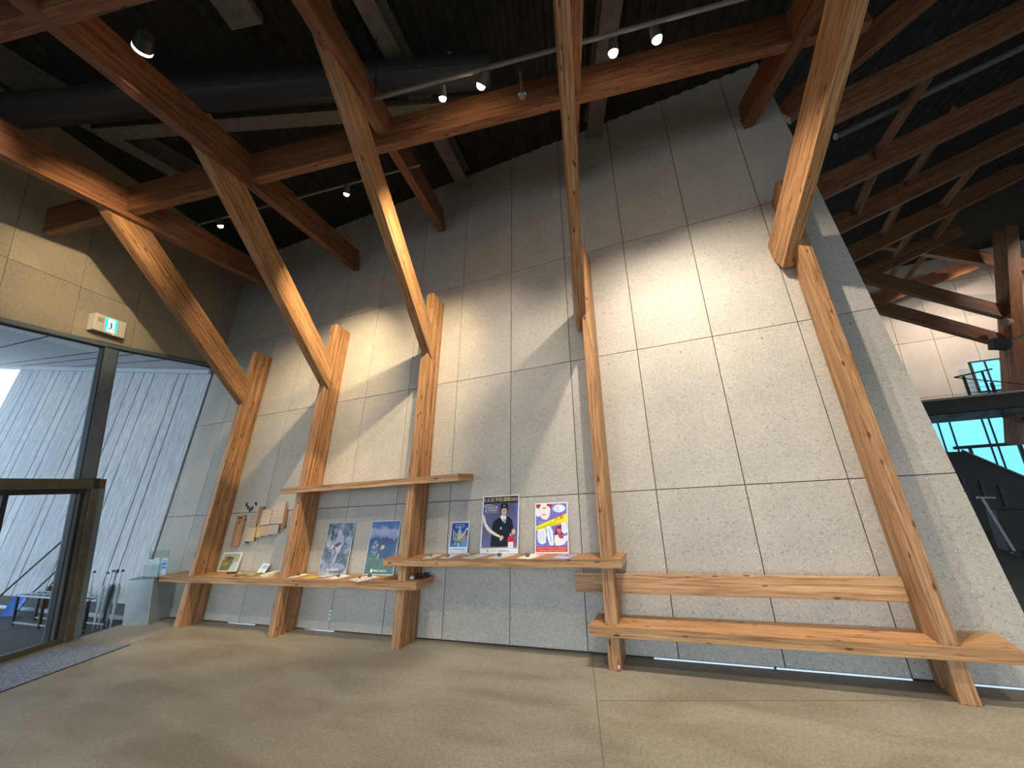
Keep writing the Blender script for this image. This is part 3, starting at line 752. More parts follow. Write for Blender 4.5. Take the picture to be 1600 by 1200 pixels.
class Pr:
    def __init__(s, Mx, z): s.M = Mx; s.z = z; s.b = MB()
    def p(s, pts, col, lay=1, rough=.35):
        s.b.add([(x, y, s.z + .0004 * lay) for x, y in pts], [tuple(range(len(pts)))], flat(col, rough))
    def r(s, x0, y0, x1, y1, col, lay=1): s.p([(x0, y0), (x1, y0), (x1, y1), (x0, y1)], col, lay)
    def e(s, cx, cy, rx, ry, col, lay=1, n=16, a0=0):
        s.p([(cx + rx * math.cos(a0 + 2 * PI * i / n), cy + ry * math.sin(a0 + 2 * PI * i / n)) for i in range(n)], col, lay)
    def band(s, pts, w, col, lay=1):
        for i, (a, b_) in enumerate(zip(pts[:-1], pts[1:])):
            a_, c_ = Vector(a), Vector(b_); d = (c_ - a_).normalized(); n_ = Vector((-d.y, d.x))
            w0 = w[i] / 2; w1 = w[i + 1] / 2
            s.p([a_ - n_ * w0, c_ - n_ * w1, c_ + n_ * w1, a_ + n_ * w0], col, lay)
    def marks(s, x0, y0, x1, h, col, lay=2, step=1.1, seed=1):
        """a line of small strokes, lettering too small to read"""
        rnd = random.Random(seed); x = x0
        while x + h * .8 < x1:
            for k in range(3):
                if rnd.random() < .5:
                    yy = y0 + rnd.random() * h * .8; s.r(x, yy, x + h * .75, yy + h * .16, col, lay)
                else:
                    xx = x + rnd.random() * h * .6; s.r(xx, y0, xx + h * .16, y0 + h * .9, col, lay)
            x += h * step
    def done(s, parent, name='print'):
        sh_ = [c for c in parent.children if c.name.split('.')[0] in ('backing_sheet', 'sheet', 'plate')]
        o = s.b.build(name, None, sh_[0] if sh_ else parent, M=s.M); o['kind'] = 'stuff'; return o
def photo_mat(name, nodes):
    m, nt, b = new_mat(name); b.inputs['Roughness'].default_value = .25; nodes(nt, b); return m
def mixcol(nt, fac, a, b_, blend='MIX'):
    x = N(nt, 'ShaderNodeMix', data_type='RGBA', blend_type=blend)
    for s_, v in ((0, fac), (6, a), (7, b_)):
        if hasattr(v, 'is_output') or isinstance(v, bpy.types.NodeSocket): nt.links.new(v, x.inputs[s_])
        elif s_ == 0: x.inputs[0].default_value = v
        else: x.inputs[s_].default_value = (*v, 1)
    return x.outputs[2]
# left print: pale figure in winter clothes against blue grey trees
t, Mx, w, h = poster('framed_photo_print', 'blue grey photo print of a pale figure, left of the two on the counter', 'poster', -5.17, -4.65, .719, .715, .06, (.55, .68, .74))
def nodesA(nt, b):
    tc = N(nt, 'ShaderNodeTexCoord'); n_ = N(nt, 'ShaderNodeTexNoise'); n_.inputs['Scale'].default_value = 7; n_.inputs['Detail'].default_value = 6; n_.inputs['Distortion'].default_value = .8
    nt.links.new(tc.outputs['Object'], n_.inputs['Vector'])
    r_ = ramp(nt, [(.32, (.035, .055, .09)), (.45, (.10, .15, .20)), (.55, (.20, .24, .35)), (.68, (.42, .46, .58))]); nt.links.new(n_.outputs['Fac'], r_.inputs[0]); nt.links.new(r_.outputs[0], b.inputs['Base Color'])
mA = photo_mat('winter_photo', nodesA)
q = MB(); q.box((0, h / 2, .0075), (w - .016, h - .016, .001)); q.build('photo', mA, t, M=Mx)
P = Pr(Mx, .0082)
P.p([(-.12, .03), (-.2, .12), (.0, .15), (.2, .13), (.24, .05)], (.30, .30, .40), 1)
rnd = random.Random(5)
for k_ in range(120):
    P.e(rnd.uniform(-.23, .23), rnd.uniform(.04, .68), rnd.uniform(.006, .022), rnd.uniform(.004, .018), random.choice([(.12, .16, .20), (.26, .30, .42), (.36, .40, .52), (.06, .09, .13), (.18, .24, .26)]), 1, 6, rnd.random())
P.p([(-.02, .60), (.03, .60), (.055, .55), (.10, .50), (.11, .42), (.08, .34), (.05, .28), (.03, .14), (.0, .10), (-.02, .15), (.01, .30), (-.04, .36), (-.08, .42), (-.04, .50)], (.40, .42, .55), 2)
P.p([(-.07, .38), (-.02, .41), (.05, .43), (.07, .41), (.0, .36)], (.10, .06, .10), 3)
P.e(.0, .575, .03, .035, (.52, .54, .64), 3); P.e(-.18, .50, .022, .10, (.34, .36, .42), 2); P.e(-.14, .52, .03, .09, (.05, .06, .08), 1)
P.e(-.17, .42, .045, .06, (.46, .46, .52), 3); P.p([(-.12, .36), (-.09, .42), (-.06, .37), (-.10, .33)], (.55, .55, .58), 3)
P.band([(.05, .28), (.035, .18), (.0, .11)], [.03, .025, .015], (.10, .10, .16), 4)
P.p([(-.10, .045), (-.085, .075), (-.07, .045)], (.85, .88, .92), 5); P.marks(-.055, .048, .13, .026, (.80, .84, .90), 5, 1.0, 3)
P.done(t)
# right print: mountain, cloud bank, flowers
t, Mx, w, h = poster('framed_photo_print', 'blue mountain photo print, right of the two large prints on counter', 'poster', -4.335, -3.825, .719, .715, .06, (.68, .76, .88))
def nodesB(nt, b):
    tc = N(nt, 'ShaderNodeTexCoord'); sp_ = N(nt, 'ShaderNodeSeparateXYZ'); nt.links.new(tc.outputs['Object'], sp_.inputs[0])
    n_ = N(nt, 'ShaderNodeTexNoise'); n_.inputs['Scale'].default_value = 9; n_.inputs['Detail'].default_value = 5; nt.links.new(tc.outputs['Object'], n_.inputs['Vector'])
    ad = N(nt, 'ShaderNodeMath', operation='MULTIPLY_ADD'); nt.links.new(n_.outputs['Fac'], ad.inputs[0]); ad.inputs[1].default_value = .22; nt.links.new(sp_.outputs[1], ad.inputs[2])
    r_ = ramp(nt, [(.0, (.05, .12, .10)), (.30, (.08, .16, .15)), (.42, (.05, .10, .20)), (.56, (.07, .13, .26)), (.60, (.22, .28, .48)), (.68, (.36, .40, .58)), (.74, (.10, .18, .42)), (.85, (.05, .12, .36))])
    nt.links.new(ad.outputs[0], r_.inputs[0])
    n2_ = N(nt, 'ShaderNodeTexNoise'); n2_.inputs['Scale'].default_value = 70; nt.links.new(tc.outputs['Object'], n2_.inputs['Vector'])
    r2_ = ramp(nt, [(.35, (.6, .6, .6)), (.7, (1.5, 1.5, 1.5))]); nt.links.new(n2_.outputs['Fac'], r2_.inputs[0])
    nt.links.new(mixcol(nt, .6, r_.outputs[0], r2_.outputs[0], 'MULTIPLY'), b.inputs['Base Color'])
mB = photo_mat('mountain_photo', nodesB)
q = MB(); q.box((0, h / 2, .0075), (w - .018, h - .018, .001)); q.build('photo', mB, t, M=Mx)
P = Pr(Mx, .0082)
P.p([(-.24, .46), (-.15, .49), (-.06, .46), (.03, .48), (.05, .50), (.07, .48), (.16, .46), (.2, .38), (.18, .28), (.1, .2), (.0, .22), (-.08, .28), (-.16, .30), (-.24, .32)], (.045, .10, .22), 1)
rnd = random.Random(3)
for k_ in range(46):
    a_, b_ = rnd.gauss(-.14, .026), rnd.gauss(.37, .035); P.e(a_, b_, rnd.uniform(.006, .016), rnd.uniform(.006, .016), random.choice([(.20, .24, .38), (.30, .34, .50), (.42, .46, .62), (.14, .18, .30)]), 2 + k_ % 3, 6, rnd.random())
for k_ in range(16):
    P.e(rnd.gauss(-.12, .016), rnd.gauss(.27, .016), .008, .008, random.choice([(.34, .42, .58), (.24, .32, .46)]), 2 + k_ % 2, 5)
for k_ in range(150):
    P.e(rnd.uniform(-.235, .235), rnd.uniform(.03, .22) if k_ % 3 else rnd.uniform(.2, .3), rnd.uniform(.003, .008), rnd.uniform(.003, .009), random.choice([(.10, .20, .18), (.16, .28, .26), (.04, .10, .10), (.26, .34, .36)]), 1, 5, rnd.random())
P.p([(-.03, .34), (.0, .385), (.04, .38), (.035, .335), (.0, .32)], (.50, .38, .16), 3)
P.p([(-.06, .2), (-.05, .27), (-.03, .26), (-.045, .2)], (.45, .44, .34), 2)
P.e(-.12, .05, .018, .026, (.85, .88, .9), 3); P.marks(-.09, .035, .15, .034, (.85, .88, .92), 3, 1.0, 9)
P.done(t)
# small winged poster
t, Mx, w, h = poster('poster', 'small blue poster with golden wings, leftmost on the middle shelf', 'poster', -2.99, -2.712, .978, .40, .05, (.62, .72, .88), .002)
P = Pr(Mx, .003)
P.r(-.125, .085, .125, .385, (.03, .07, .30), 1); P.p([(-.1, .10), (-.1, .20), (.0, .16), (.12, .22), (.12, .09)], (.10, .30, .62), 2)
P.p([(-.04, .22), (-.02, .30), (.0, .36), (.02, .30), (.05, .22)], (.22, .45, .72), 3)
P.p([(-.105, .31), (-.05, .25), (-.02, .17), (-.01, .20), (-.03, .23), (-.09, .18), (-.10, .24)], (.55, .52, .30), 4); P.p([(-.1, .30), (-.09, .18), (-.02, .17), (-.03, .24)], (.48, .46, .26), 4)
P.p([(.10, .31), (.05, .25), (.01, .18), (.03, .15), (.09, .16), (.095, .24)], (.42, .26, .12), 4); P.band([(.0, .16), (.06, .24), (.10, .31)], [.02, .015, .006], (.72, .68, .52), 5)
P.e(.0, .255, .016, .03, (.60, .48, .46), 5); P.p([(-.02, .235), (.0, .22), (.03, .235), (.02, .15), (-.01, .13)], (.66, .60, .36), 5); P.e(.0, .13, .03, .03, (.10, .09, .07), 5)
P.p([(-.005, .08), (-.012, .13), (.01, .14), (.012, .085)], (.66, .64, .40), 6); P.e(-.085, .145, .02, .025, (.05, .10, .14), 5); P.e(.11, .305, .010, .015, (.75, .80, .95), 5)
P.marks(-.075, .352, .09, .020, (.70, .78, .90), 6, 1.5, 4); P.marks(-.08, .315, .08, .034, (.66, .78, .95), 6, 1.25, 5)
P.marks(-.11, .042, .12, .022, (.06, .10, .25), 2, 1.1, 6); P.marks(-.12, .012, -.06, .012, (.1, .14, .3), 2, 1.0, 7); P.marks(.07, .012, .12, .014, (.05, .08, .2), 2, 1.0, 8)
P.done(t)
# fire prevention poster
t, Mx, w, h = poster('poster', 'large dark blue fire prevention poster with a uniformed officer and a red extinguisher', 'poster', -2.525, -2.003, .978, .712, .06, (.78, .82, .90), .003)
P = Pr(Mx, .004)
def nodesD(nt, b):
    tc = N(nt, 'ShaderNodeTexCoord'); n_ = N(nt, 'ShaderNodeTexNoise'); n_.inputs['Scale'].default_value = 6; n_.inputs['Detail'].default_value = 5; nt.links.new(tc.outputs['Object'], n_.inputs['Vector'])
    sp_ = N(nt, 'ShaderNodeSeparateXYZ'); nt.links.new(tc.outputs['Object'], sp_.inputs[0])
    r_ = ramp(nt, [(.35, (.004, .008, .06)), (.5, (.012, .03, .25)), (.62, (.05, .06, .5)), (.75, (.16, .10, .5))]); nt.links.new(n_.outputs['Fac'], r_.inputs[0])
    r2_ = ramp(nt, [(.08, (.30, .15, .55)), (.30, (.10, .09, .40)), (.45, (0, 0, 0))]); nt.links.new(sp_.outputs[1], r2_.inputs[0])
    nt.links.new(mixcol(nt, .35, r_.outputs[0], r2_.outputs[0], 'ADD'), b.inputs['Base Color'])
mD = photo_mat('night_blue_print', nodesD)
q = MB(); q.box((0, .381, .0035), (w - .03, .636, .001)); q.build('printed_ground', mD, t, M=Mx)
P.r(-.245, .615, .245, .70, (.012, .012, .035), 1); P.r(-.245, .062, .245, .078, (.35, .27, .10), 2)
SK = (.62, .42, .34)
P.p([(-.12, .08), (-.10, .36), (-.07, .40), (.0, .44), (.12, .44), (.17, .40), (.19, .30), (.17, .24), (.14, .08)], (.006, .008, .018), 2)
P.p([(.0, .44), (.05, .50), (.09, .44), (.075, .36), (.06, .36)], (.85, .86, .9), 3); P.p([(.052, .41), (.07, .41), (.068, .35), (.056, .35)], (.01, .01, .02), 4)
P.e(.055, .515, .058, .066, (.012, .01, .012), 3); P.e(.055, .505, .042, .052, SK, 4); P.e(.055, .478, .018, .006, (.55, .12, .12), 5); P.e(.055, .480, .013, .003, (.85, .84, .82), 6)
P.e(.038, .512, .007, .004, (.03, .02, .02), 5); P.e(.072, .512, .007, .004, (.03, .02, .02), 5)
P.p([(-.005, .555), (.0, .58), (.02, .61), (.09, .61), (.115, .58), (.115, .555), (.055, .545)], (.008, .010, .03), 5); P.e(.055, .578, .012, .010, (.45, .42, .25), 6)
P.band([(-.24, .47), (-.21, .36), (-.15, .28), (-.06, .23), (.02, .195)], [.03, .04, .045, .035, .02], (.78, .60, .52), 5); P.band([(-.24, .44), (-.19, .34), (-.12, .265), (-.02, .215)], [.012, .018, .02, .02], (.92, .90, .70), 6); P.band([(-.06, .232), (.02, .195)], [.03, .02], (.75, .85, .35), 7)
P.band([(-.24, .575), (-.19, .600), (-.12, .59), (-.05, .575)], [.01, .014, .008, .002], (.70, .52, .45), 4)
P.e(.035, .19, .028, .022, SK, 7); P.e(.035, .19, .014, .018, (.72, .52, .42), 8); P.band([(.01, .175), (.035, .155)], [.012, .014], (.85, .86, .9), 8)
P.e(.195, .255, .028, .033, SK, 7)
P.p([(.115, .08), (.115, .175), (.125, .195), (.145, .205), (.175, .205), (.195, .195), (.205, .175), (.205, .08)], (.62, .015, .02), 6); P.r(.128, .065, .195, .135, (.75, .80, .88), 7); P.marks(.145, .09, .19, .012, (.1, .2, .5), 8, 1, 2)
P.r(.145, .205, .168, .24, (.45, .47, .5), 7); P.r(.162, .22, .17, .26, (.02, .02, .02), 8)
P.e(.02, .30, .012, .018, (.6, .62, .66), 6, 6)
P.marks(-.215, .545, -.03, .034, (.85, .86, .92), 6, 1.1, 11); P.marks(-.215, .508, -.03, .034, (.92, .86, .88), 6, 1.0, 12); P.marks(-.215, .494, -.02, .010, (.85, .86, .92), 6, 1, 13)
P.marks(-.17, .064, .13, .011, (.9, .88, .8), 4, 1.1, 14)
P.e(-.155, .035, .014, .014, (.25, .27, .32), 1); P.marks(-.11, .028, -.03, .012, (.1, .1, .15), 1, 1, 15); P.marks(-.01, .022, .15, .024, (.03, .03, .05), 1, 1.05, 16)
P.done(t)
text('の火災予防運動2024', .0585, flat((.80, .66, .25), .4), t, Mx @ Matrix.Translation((0, .655, .0055)))
# manga style poster, generic faces
t, Mx, w, h = poster('poster', 'white edged poster in violet, yellow and red with comic faces, rightmost on the middle shelf', 'poster', -1.787, -1.367, .978, .588, .055, (.86, .87, .90), .003)
P = Pr(Mx, .004)
VI = (.20, .18, .55)
P.r(-.198, .075, .198, .575, VI, 1)
P.p([(-.198, .575), (-.198, .47), (-.15, .44), (-.12, .40), (-.08, .385), (-.05, .39), (-.02, .43), (-.0, .575)], (.88, .80, .78), 2)
P.p([(-.198, .575), (-.198, .54), (-.16, .52), (-.13, .575)], (.42, .03, .05), 3); P.p([(-.06, .575), (-.05, .54), (-.03, .55), (.0, .50), (.01, .575)], (.42, .03, .05), 3)
P.p([(-.198, .52), (-.16, .51), (-.13, .45), (-.16, .42), (-.198, .44)], (.82, .84, .95), 3)
P.p([(-.13, .44), (-.10, .455), (-.07, .45), (-.08, .44), (-.10, .445)], (.30, .10, .10), 4); P.p([(-.12, .525), (-.09, .535), (-.06, .525), (-.09, .52)], (.06, .04, .05), 4)
sb = []
for i in range(28):
    a_ = 2 * PI * i / 28; k_ = 1 if i % 2 else .82; sb.append((.10 + .088 * k_ * math.cos(a_), .515 + .052 * k_ * math.sin(a_)))
P.p(sb, (.80, .85, .97), 3)
for k_ in range(3): P.marks(.03, .527 - .02 * k_, .11, .010, (.2, .25, .45), 4, 1.1, 20 + k_)
P.p([(-.198, .275), (-.198, .31), (.198, .455), (.198, .345)], (.85, .78, .03), 4)
P.p([(-.198, .29), (-.10, .30), (-.08, .32), (.0, .335), (.0, .29), (-.198, .26)], (.85, .78, .03), 4)
P.marks(-.01, .33, .12, .022, (.45, .40, .05), 5, 1.2, 26)
P.p([(-.175, .27), (-.075, .285), (-.065, .22), (-.07, .12), (-.12, .10), (-.165, .125), (-.18, .19)], (.78, .86, .96), 5)
P.p([(-.06, .31), (-.02, .315), (.02, .25), (.03, .09), (-.02, .09), (-.06, .20)], (.78, .86, .96), 5)
P.p([(.13, .345), (.19, .35), (.198, .24), (.17, .215), (.13, .24)], (.78, .86, .96), 6)
P.p([(.05, .29), (.12, .32), (.15, .21), (.10, .20), (.04, .22), (.03, .12), (.05, .09)], (.40, .02, .05), 5)
P.p([(.04, .20), (.08, .21), (.10, .17), (.15, .19), (.198, .20), (.198, .15), (.16, .10), (.10, .085), (.05, .09), (.035, .13)], (.88, .80, .80), 6)
P.p([(.09, .18), (.10, .22), (.13, .21), (.155, .18), (.13, .16)], (.30, .10, .14), 7); P.p([(.07, .28), (.085, .20), (.095, .27), (.11, .20), (.12, .27)], (.62, .30, .33), 6)
for k_ in range(3):
    P.r(-.155 + .028 * k_, .14, -.151 + .028 * k_, .25, (.2, .25, .45), 6); 
P.band([(-.03, .285), (.0, .12)], [.006, .006], (.15, .18, .35), 6); P.r(.155, .255, .159, .32, (.2, .25, .45), 7)
P.r(-.198, .016, .198, .075, (.62, .03, .02), 2); P.marks(-.18, .052, .19, .014, (.92, .75, .45), 3, 1.1, 30); P.marks(-.18, .028, .17, .014, (.92, .75, .45), 3, 1.1, 31)
P.marks(-.16, .345, .02, .026, (.45, .42, .75), 3, 1.2, 33)
P.done(t)
text('火事', .062, flat((.62, .05, .02), .4), t, Mx @ Matrix.Translation((.095, .40, .0062)) @ Matrix.Rotation(R(16), 4, 'Z'), shear=.15)
# small framed picture and card on the counter
t, Mx, w, h = poster('picture_frame', 'small white framed golden landscape picture at the left end of the counter', 'picture', -7.40, -6.945, .719, .30, .05, (.80, .76, .66), .012)
P = Pr(Mx, .013)
P.r(-.20, .02, .20, .28, (.42, .40, .30), 1); P.p([(-.20, .02), (-.20, .17), (-.10, .20), (.0, .19), (.08, .16), (.02, .02)], (.22, .20, .07), 2); P.p([(-.15, .22), (-.05, .24), (.05, .22), (.08, .19), (-.1, .19)], (.10, .11, .05), 3)
P.p([(.02, .02), (.08, .15), (.20, .16), (.20, .02)], (.50, .60, .60), 2); P.e(-.1, .12, .07, .03, (.36, .32, .10), 3)
P.done(t)
t, Mx, w, h = poster('card_stand', 'small white card with a pale blue picture standing beside the second post', 'card', -6.40, -6.24, .719, .155, .10, (.85, .87, .88), .006)
P = Pr(Mx, .007); P.r(-.06, .02, .06, .135, (.28, .52, .72), 1); P.p([(-.06, .05), (.0, .08), (.06, .06), (.06, .02), (-.06, .02)], (.55, .68, .76), 2); P.done(t)

# ------------------------------------------------------------------ leaflets and stones
def leaflet(lab, p0, p1, w, z, col, deco=None, th=.003, cat='leaflet'):
    """lies on a shelf: from front-left corner p0 to back-left corner p1, w wide"""
    p0, p1 = Vector((*p0, z)), Vector((*p1, z)); v = p1 - p0; L = v.length; v.normalize(); xx = Vector((v.y, -v.x, 0))
    Mx = frame(p0, xx, v, (0, 0, 1)); t = thing('leaflet', lab, cat, M=Mx)
    q = MB(); q.box((w / 2, L / 2, th / 2 + .0005), (w, L, th)); q.build('sheet', flat(col, .5), t, M=Mx)
    if deco:
        P = Pr(Mx, th + .0008)
        for d in deco: P.r(d[0] * w, d[1] * L, d[2] * w, d[3] * L, d[4], 1)
        P.done(t)
    return t
def stone(lab, x, y, z, r, col, seed, sq=.7):
    if seed < 11: y -= .055; r *= .8
    q = MB(); q.blob((x, y, z + r * sq * .92), r, r * .85, r * sq, seed=seed, amp=.25)
    return tag(q.build('stone', noisy('stone_%d' % seed, tuple(c * .7 for c in col), tuple(min(1, c * 1.2) for c in col), 60, .7), smooth=True), lab, 'stone')
ZL, ZM = .7185, .9775
WH = (.74, .74, .72)
leaflet('white leaflet under a dark stone, leftmost on the middle shelf', (-3.17, 4.62), (-3.17, 4.88), .13, ZM, WH, [(.1, .5, .9, .9, (.62, .66, .66))])
stone('grey stone on the leftmost leaflet of the middle shelf', -3.11, 4.76, ZM + .004, .035, (.20, .19, .17), 1)
leaflet('white leaflet under a brown stone, second from the left on the middle shelf', (-2.92, 4.62), (-2.92, 4.88), .13, ZM, WH, [(.1, .1, .9, .4, (.5, .5, .5))])
stone('brown stone on the second leaflet of the middle shelf', -2.86, 4.76, ZM + .004, .035, (.24, .19, .15), 2)
leaflet('pale printed leaflet below the uniformed officer poster, left', (-2.62, 4.63), (-2.54, 4.90), .19, ZM, (.66, .68, .62), [(.15, .2, .85, .5, (.45, .46, .42)), (.2, .6, .8, .8, (.74, .76, .72))])
stone('pale grey stone below the left corner of the officer poster', -2.60, 4.82, ZM + .004, .034, (.42, .42, .40), 3)
leaflet('greyish leaflet under a dark stone below the officer poster, right', (-2.27, 4.63), (-2.19, 4.92), .19, ZM, (.62, .62, .60), [(.1, .1, .9, .3, (.45, .45, .48))])
stone('dark stone below the right corner of the officer poster', -2.17, 4.80, ZM + .004, .036, (.13, .12, .11), 4)
leaflet('cream leaflet with pink corner under a dark stone, left of the comic poster', (-1.90, 4.62), (-1.82, 4.92), .19, ZM, (.80, .76, .70), [(.6, .65, .98, .98, (.78, .45, .42))])
stone('round dark stone on the cream leaflet at the comic poster', -1.80, 4.77, ZM + .004, .036, (.12, .12, .11), 5)
leaflet('violet leaflet at the right end of the middle shelf', (-1.49, 4.62), (-1.43, 4.90), .21, ZM, (.36, .33, .56), [(.1, .1, .9, .35, (.55, .53, .70)), (.15, .55, .85, .85, (.30, .27, .52))])
stone('small yellowish stone on the violet leaflet', -1.34, 4.80, ZM + .004, .022, (.45, .42, .16), 6)
# low counter
leaflet('white card under two dark stones right of the second post', (-5.46, 4.62), (-5.42, 4.86), .11, ZL, WH, [(.1, .1, .9, .3, (.5, .5, .48))])
stone('dark stone on the white card right of the second post', -5.40, 4.80, ZL + .004, .036, (.10, .09, .08), 7)
leaflet('yellow strip leaflet on the counter below the left photo print', (-5.16, 4.60), (-5.14, 4.74), .18, ZL, (.62, .48, .05), [(.1, .3, .9, .6, (.45, .36, .08))])
leaflet('pale blue leaflet lying at the foot of the left photo print', (-5.02, 4.72), (-4.98, 4.87), .20, ZL, (.45, .52, .62))
leaflet('pink edged leaflet under a stone between the two photo prints', (-4.76, 4.60), (-4.68, 4.86), .22, ZL, (.80, .74, .74), [(.02, .02, .98, .16, (.72, .22, .25))])
stone('brown grey stone on the pink edged leaflet', -4.62, 4.77, ZL + .004, .034, (.14, .12, .09), 8)
leaflet('red and white patterned leaflet under two stones below the mountain print', (-4.30, 4.58), (-4.18, 4.86), .26, ZL, (.82, .78, .76), [(x_, y_, x_ + .12, y_ + .10, (.65, .06, .07)) for x_, y_ in ((.05, .05), (.3, .15), (.55, .05), (.8, .2), (.15, .4), (.6, .45), (.8, .7), (.35, .75), (.05, .8), (.85, .88))])
stone('larger dark stone on the red and white leaflet', -4.10, 4.80, ZL + .004, .038, (.12, .10, .08), 9)
stone('smaller dark stone on the red and white leaflet', -4.20, 4.72, ZL + .004, .024, (.12, .11, .09), 10)
stone('white stone at the right end of the counter beside the third post', -3.355, 4.66, ZL, .034, (.55, .57, .52), 11, .8)
for i, (x, y, r_) in enumerate([(-3.34, 4.80, .036), (-3.27, 4.86, .03), (-3.31, 4.90, .032), (-3.25, 4.78, .022)]):
    o = stone('dark pebble in the shade under the middle shelf, beside the third post', x, y, ZL, r_, (.06, .055, .05), 12 + i)
    o['group'] = 'dark pebbles at the right end of the counter'
leaflet('green covered booklet left of the second post on the counter', (-6.36, 4.60), (-6.42, 4.84), .16, ZL, (.22, .25, .10), [(.1, .1, .9, .4, (.45, .42, .2))], .012, 'booklet')
leaflet('slim dark booklet lying behind the green one', (-6.62, 4.66), (-6.30, 4.88), .08, ZL, (.12, .08, .05), [(.1, .1, .9, .9, (.42, .40, .34))], .014, 'booklet')
leaflet('white box-like block of papers with a red edge left of the second post', (-6.02, 4.62), (-6.05, 4.88), .14, ZL, (.72, .66, .58), [(.05, .02, .95, .12, (.45, .10, .07))], .035, 'block')
st = thing('carved_stick', 'dark carved wooden stick lying on the counter in front of the small golden picture', 'stick', (-6.9, 4.78, ZL))
q = MB(); q.tube([(-7.02, 4.80, ZL + .014), (-6.92, 4.77, ZL + .02), (-6.82, 4.80, ZL + .016), (-6.72, 4.77, ZL + .022)], .014, 7); q.build('stem', flat((.09, .045, .03), .6), st)
q = MB(); q.cyl((-6.92, 4.77, ZL + .02), (-6.88, 4.70, ZL + .03), .009, .004, n=6); q.cyl((-6.78, 4.79, ZL + .02), (-6.74, 4.86, ZL + .03), .009, .004, n=6); q.build('twig', flat((.16, .09, .06), .6), st)['kind'] = 'stuff'
q = MB(); q.blob((-6.62, 4.72, ZL + .022), .05, .03, .024, seed=5); tag(q.build('wood_slice', flat((.48, .40, .26), .6), smooth=True), 'pale rounded piece of wood next to the carved stick', 'ornament')

# ------------------------------------------------------------------ pinned wood on the wall between posts 1 and 2
Mx = frame(WZ(-7.18, 1.08, .004), WALLX, WALLU, WALLN)
t = thing('wooden_plaque', 'tall narrow brown wooden plaque on the wall between the first two posts', 'plaque', M=Mx)
q = MB(); q.box((0, .27, .02), (.19, .50, .04)); q.build('plaque_body', M_WOODX, t, M=Mx, bevel=.006)
q = MB(); q.box((0, .475, .042), (.09, .03, .006)); q.box((.0, .40, .042), (.02, .06, .004)); q.build('carved_mark', flat((.10, .05, .03), .7), t, M=Mx)
pts = [(-6.86, 1.50, .16, .20, 0), (-6.72, 1.58, .10, .28, 1), (-6.55, 1.54, .20, .24, 2), (-6.36, 1.56, .20, .26, 3), (-6.20, 1.60, .10, .34, 4), (-6.82, 1.28, .20, .22, 5), (-6.66, 1.34, .14, .22, 6), (-6.50, 1.33, .20, .16, 7), (-6.30, 1.34, .20, .14, 8), (-6.14, 1.50, .09, .30, 9)]
pl_l = ['upper left, tilted', 'reddish, upper left of centre', 'upper centre, written on', 'upper right of centre, written on', 'tall, upper right', 'lower left', 'yellowish, lower left of centre', 'lower centre with red tip', 'lower right', 'tall reddish, farthest right']
plc = [(.52, .40, .28), (.40, .17, .07), (.56, .45, .35), (.56, .45, .36), (.60, .46, .32), (.56, .42, .28), (.60, .42, .18), (.56, .36, .26), (.52, .48, .42), (.36, .17, .08)]
for i, (x, z, w_, h_, k) in enumerate(pts):
    Mx = frame(WZ(x, z - h_ / 2, .004), WALLX + WALLU * random.uniform(-.06, .10), WALLU, WALLN)
    t = thing('wooden_plate', 'small wooden plate in the pinned cluster: ' + pl_l[i], 'plaque', M=Mx, group='wooden plates pinned between the first two posts')
    q = MB(); dz = .012 + .014 * (i % 3); q.box((0, h_ / 2, dz + .008), (w_, h_, .016)); q.cyl((0, h_ * .85, 0), (0, h_ * .85, dz + .02), .006, n=6); q.build('plate', noisy('plate_%d' % i, tuple(c * .85 for c in plc[i]), plc[i], 14, .6, (30, 3, 30)), t, M=Mx)
    if i in (2, 3, 0, 8):
        P = Pr(Mx, dz + .0165)
        for r_ in range(4): P.marks(-w_ * .4, h_ * (.15 + .2 * r_), w_ * .42, .018, (.20, .14, .11), 1, 1.4, 40 + i * 5 + r_)
        P.done(t, 'handwriting')
Mx = frame(WZ(-7.05, 1.70, .003), WALLX, WALLU, WALLN)
t = thing('wall_lettering', 'small dark cut-out letters fixed in an arc on the wall above the wooden plates', 'letters', M=Mx)
for i, (u_, v_) in enumerate([(-.12, .07), (-.06, .02), (.0, -.02), (.06, .0), (.12, .06)]):
    q = MB(); rnd = random.Random(60 + i)
    for k in range(3):
        Mr = Matrix.Rotation(rnd.uniform(-.5, .5) + (0 if k else 1.2), 3, 'Z'); q.box((u_ + rnd.uniform(-.012, .012), v_ + rnd.uniform(-.02, .02), .006), (.012, .05, .012), Mr)
    q.build('letter', M_DARK, t, M=Mx)
Mx = frame(WZ(-6.93, 1.17, .003), WALLX, WALLU, WALLN)
t = thing('wall_lettering', 'pair of small dark cut-out letters below the left of the wooden plates', 'letters', M=Mx)
for u_ in (-.02, .025):
    q = MB(); q.box((u_, 0, .006), (.014, .06, .012), Matrix.Rotation(.3, 3, 'Z')); q.box((u_ + .012, .01, .006), (.03, .012, .012)); q.build('letter', M_DARK, t, M=Mx)
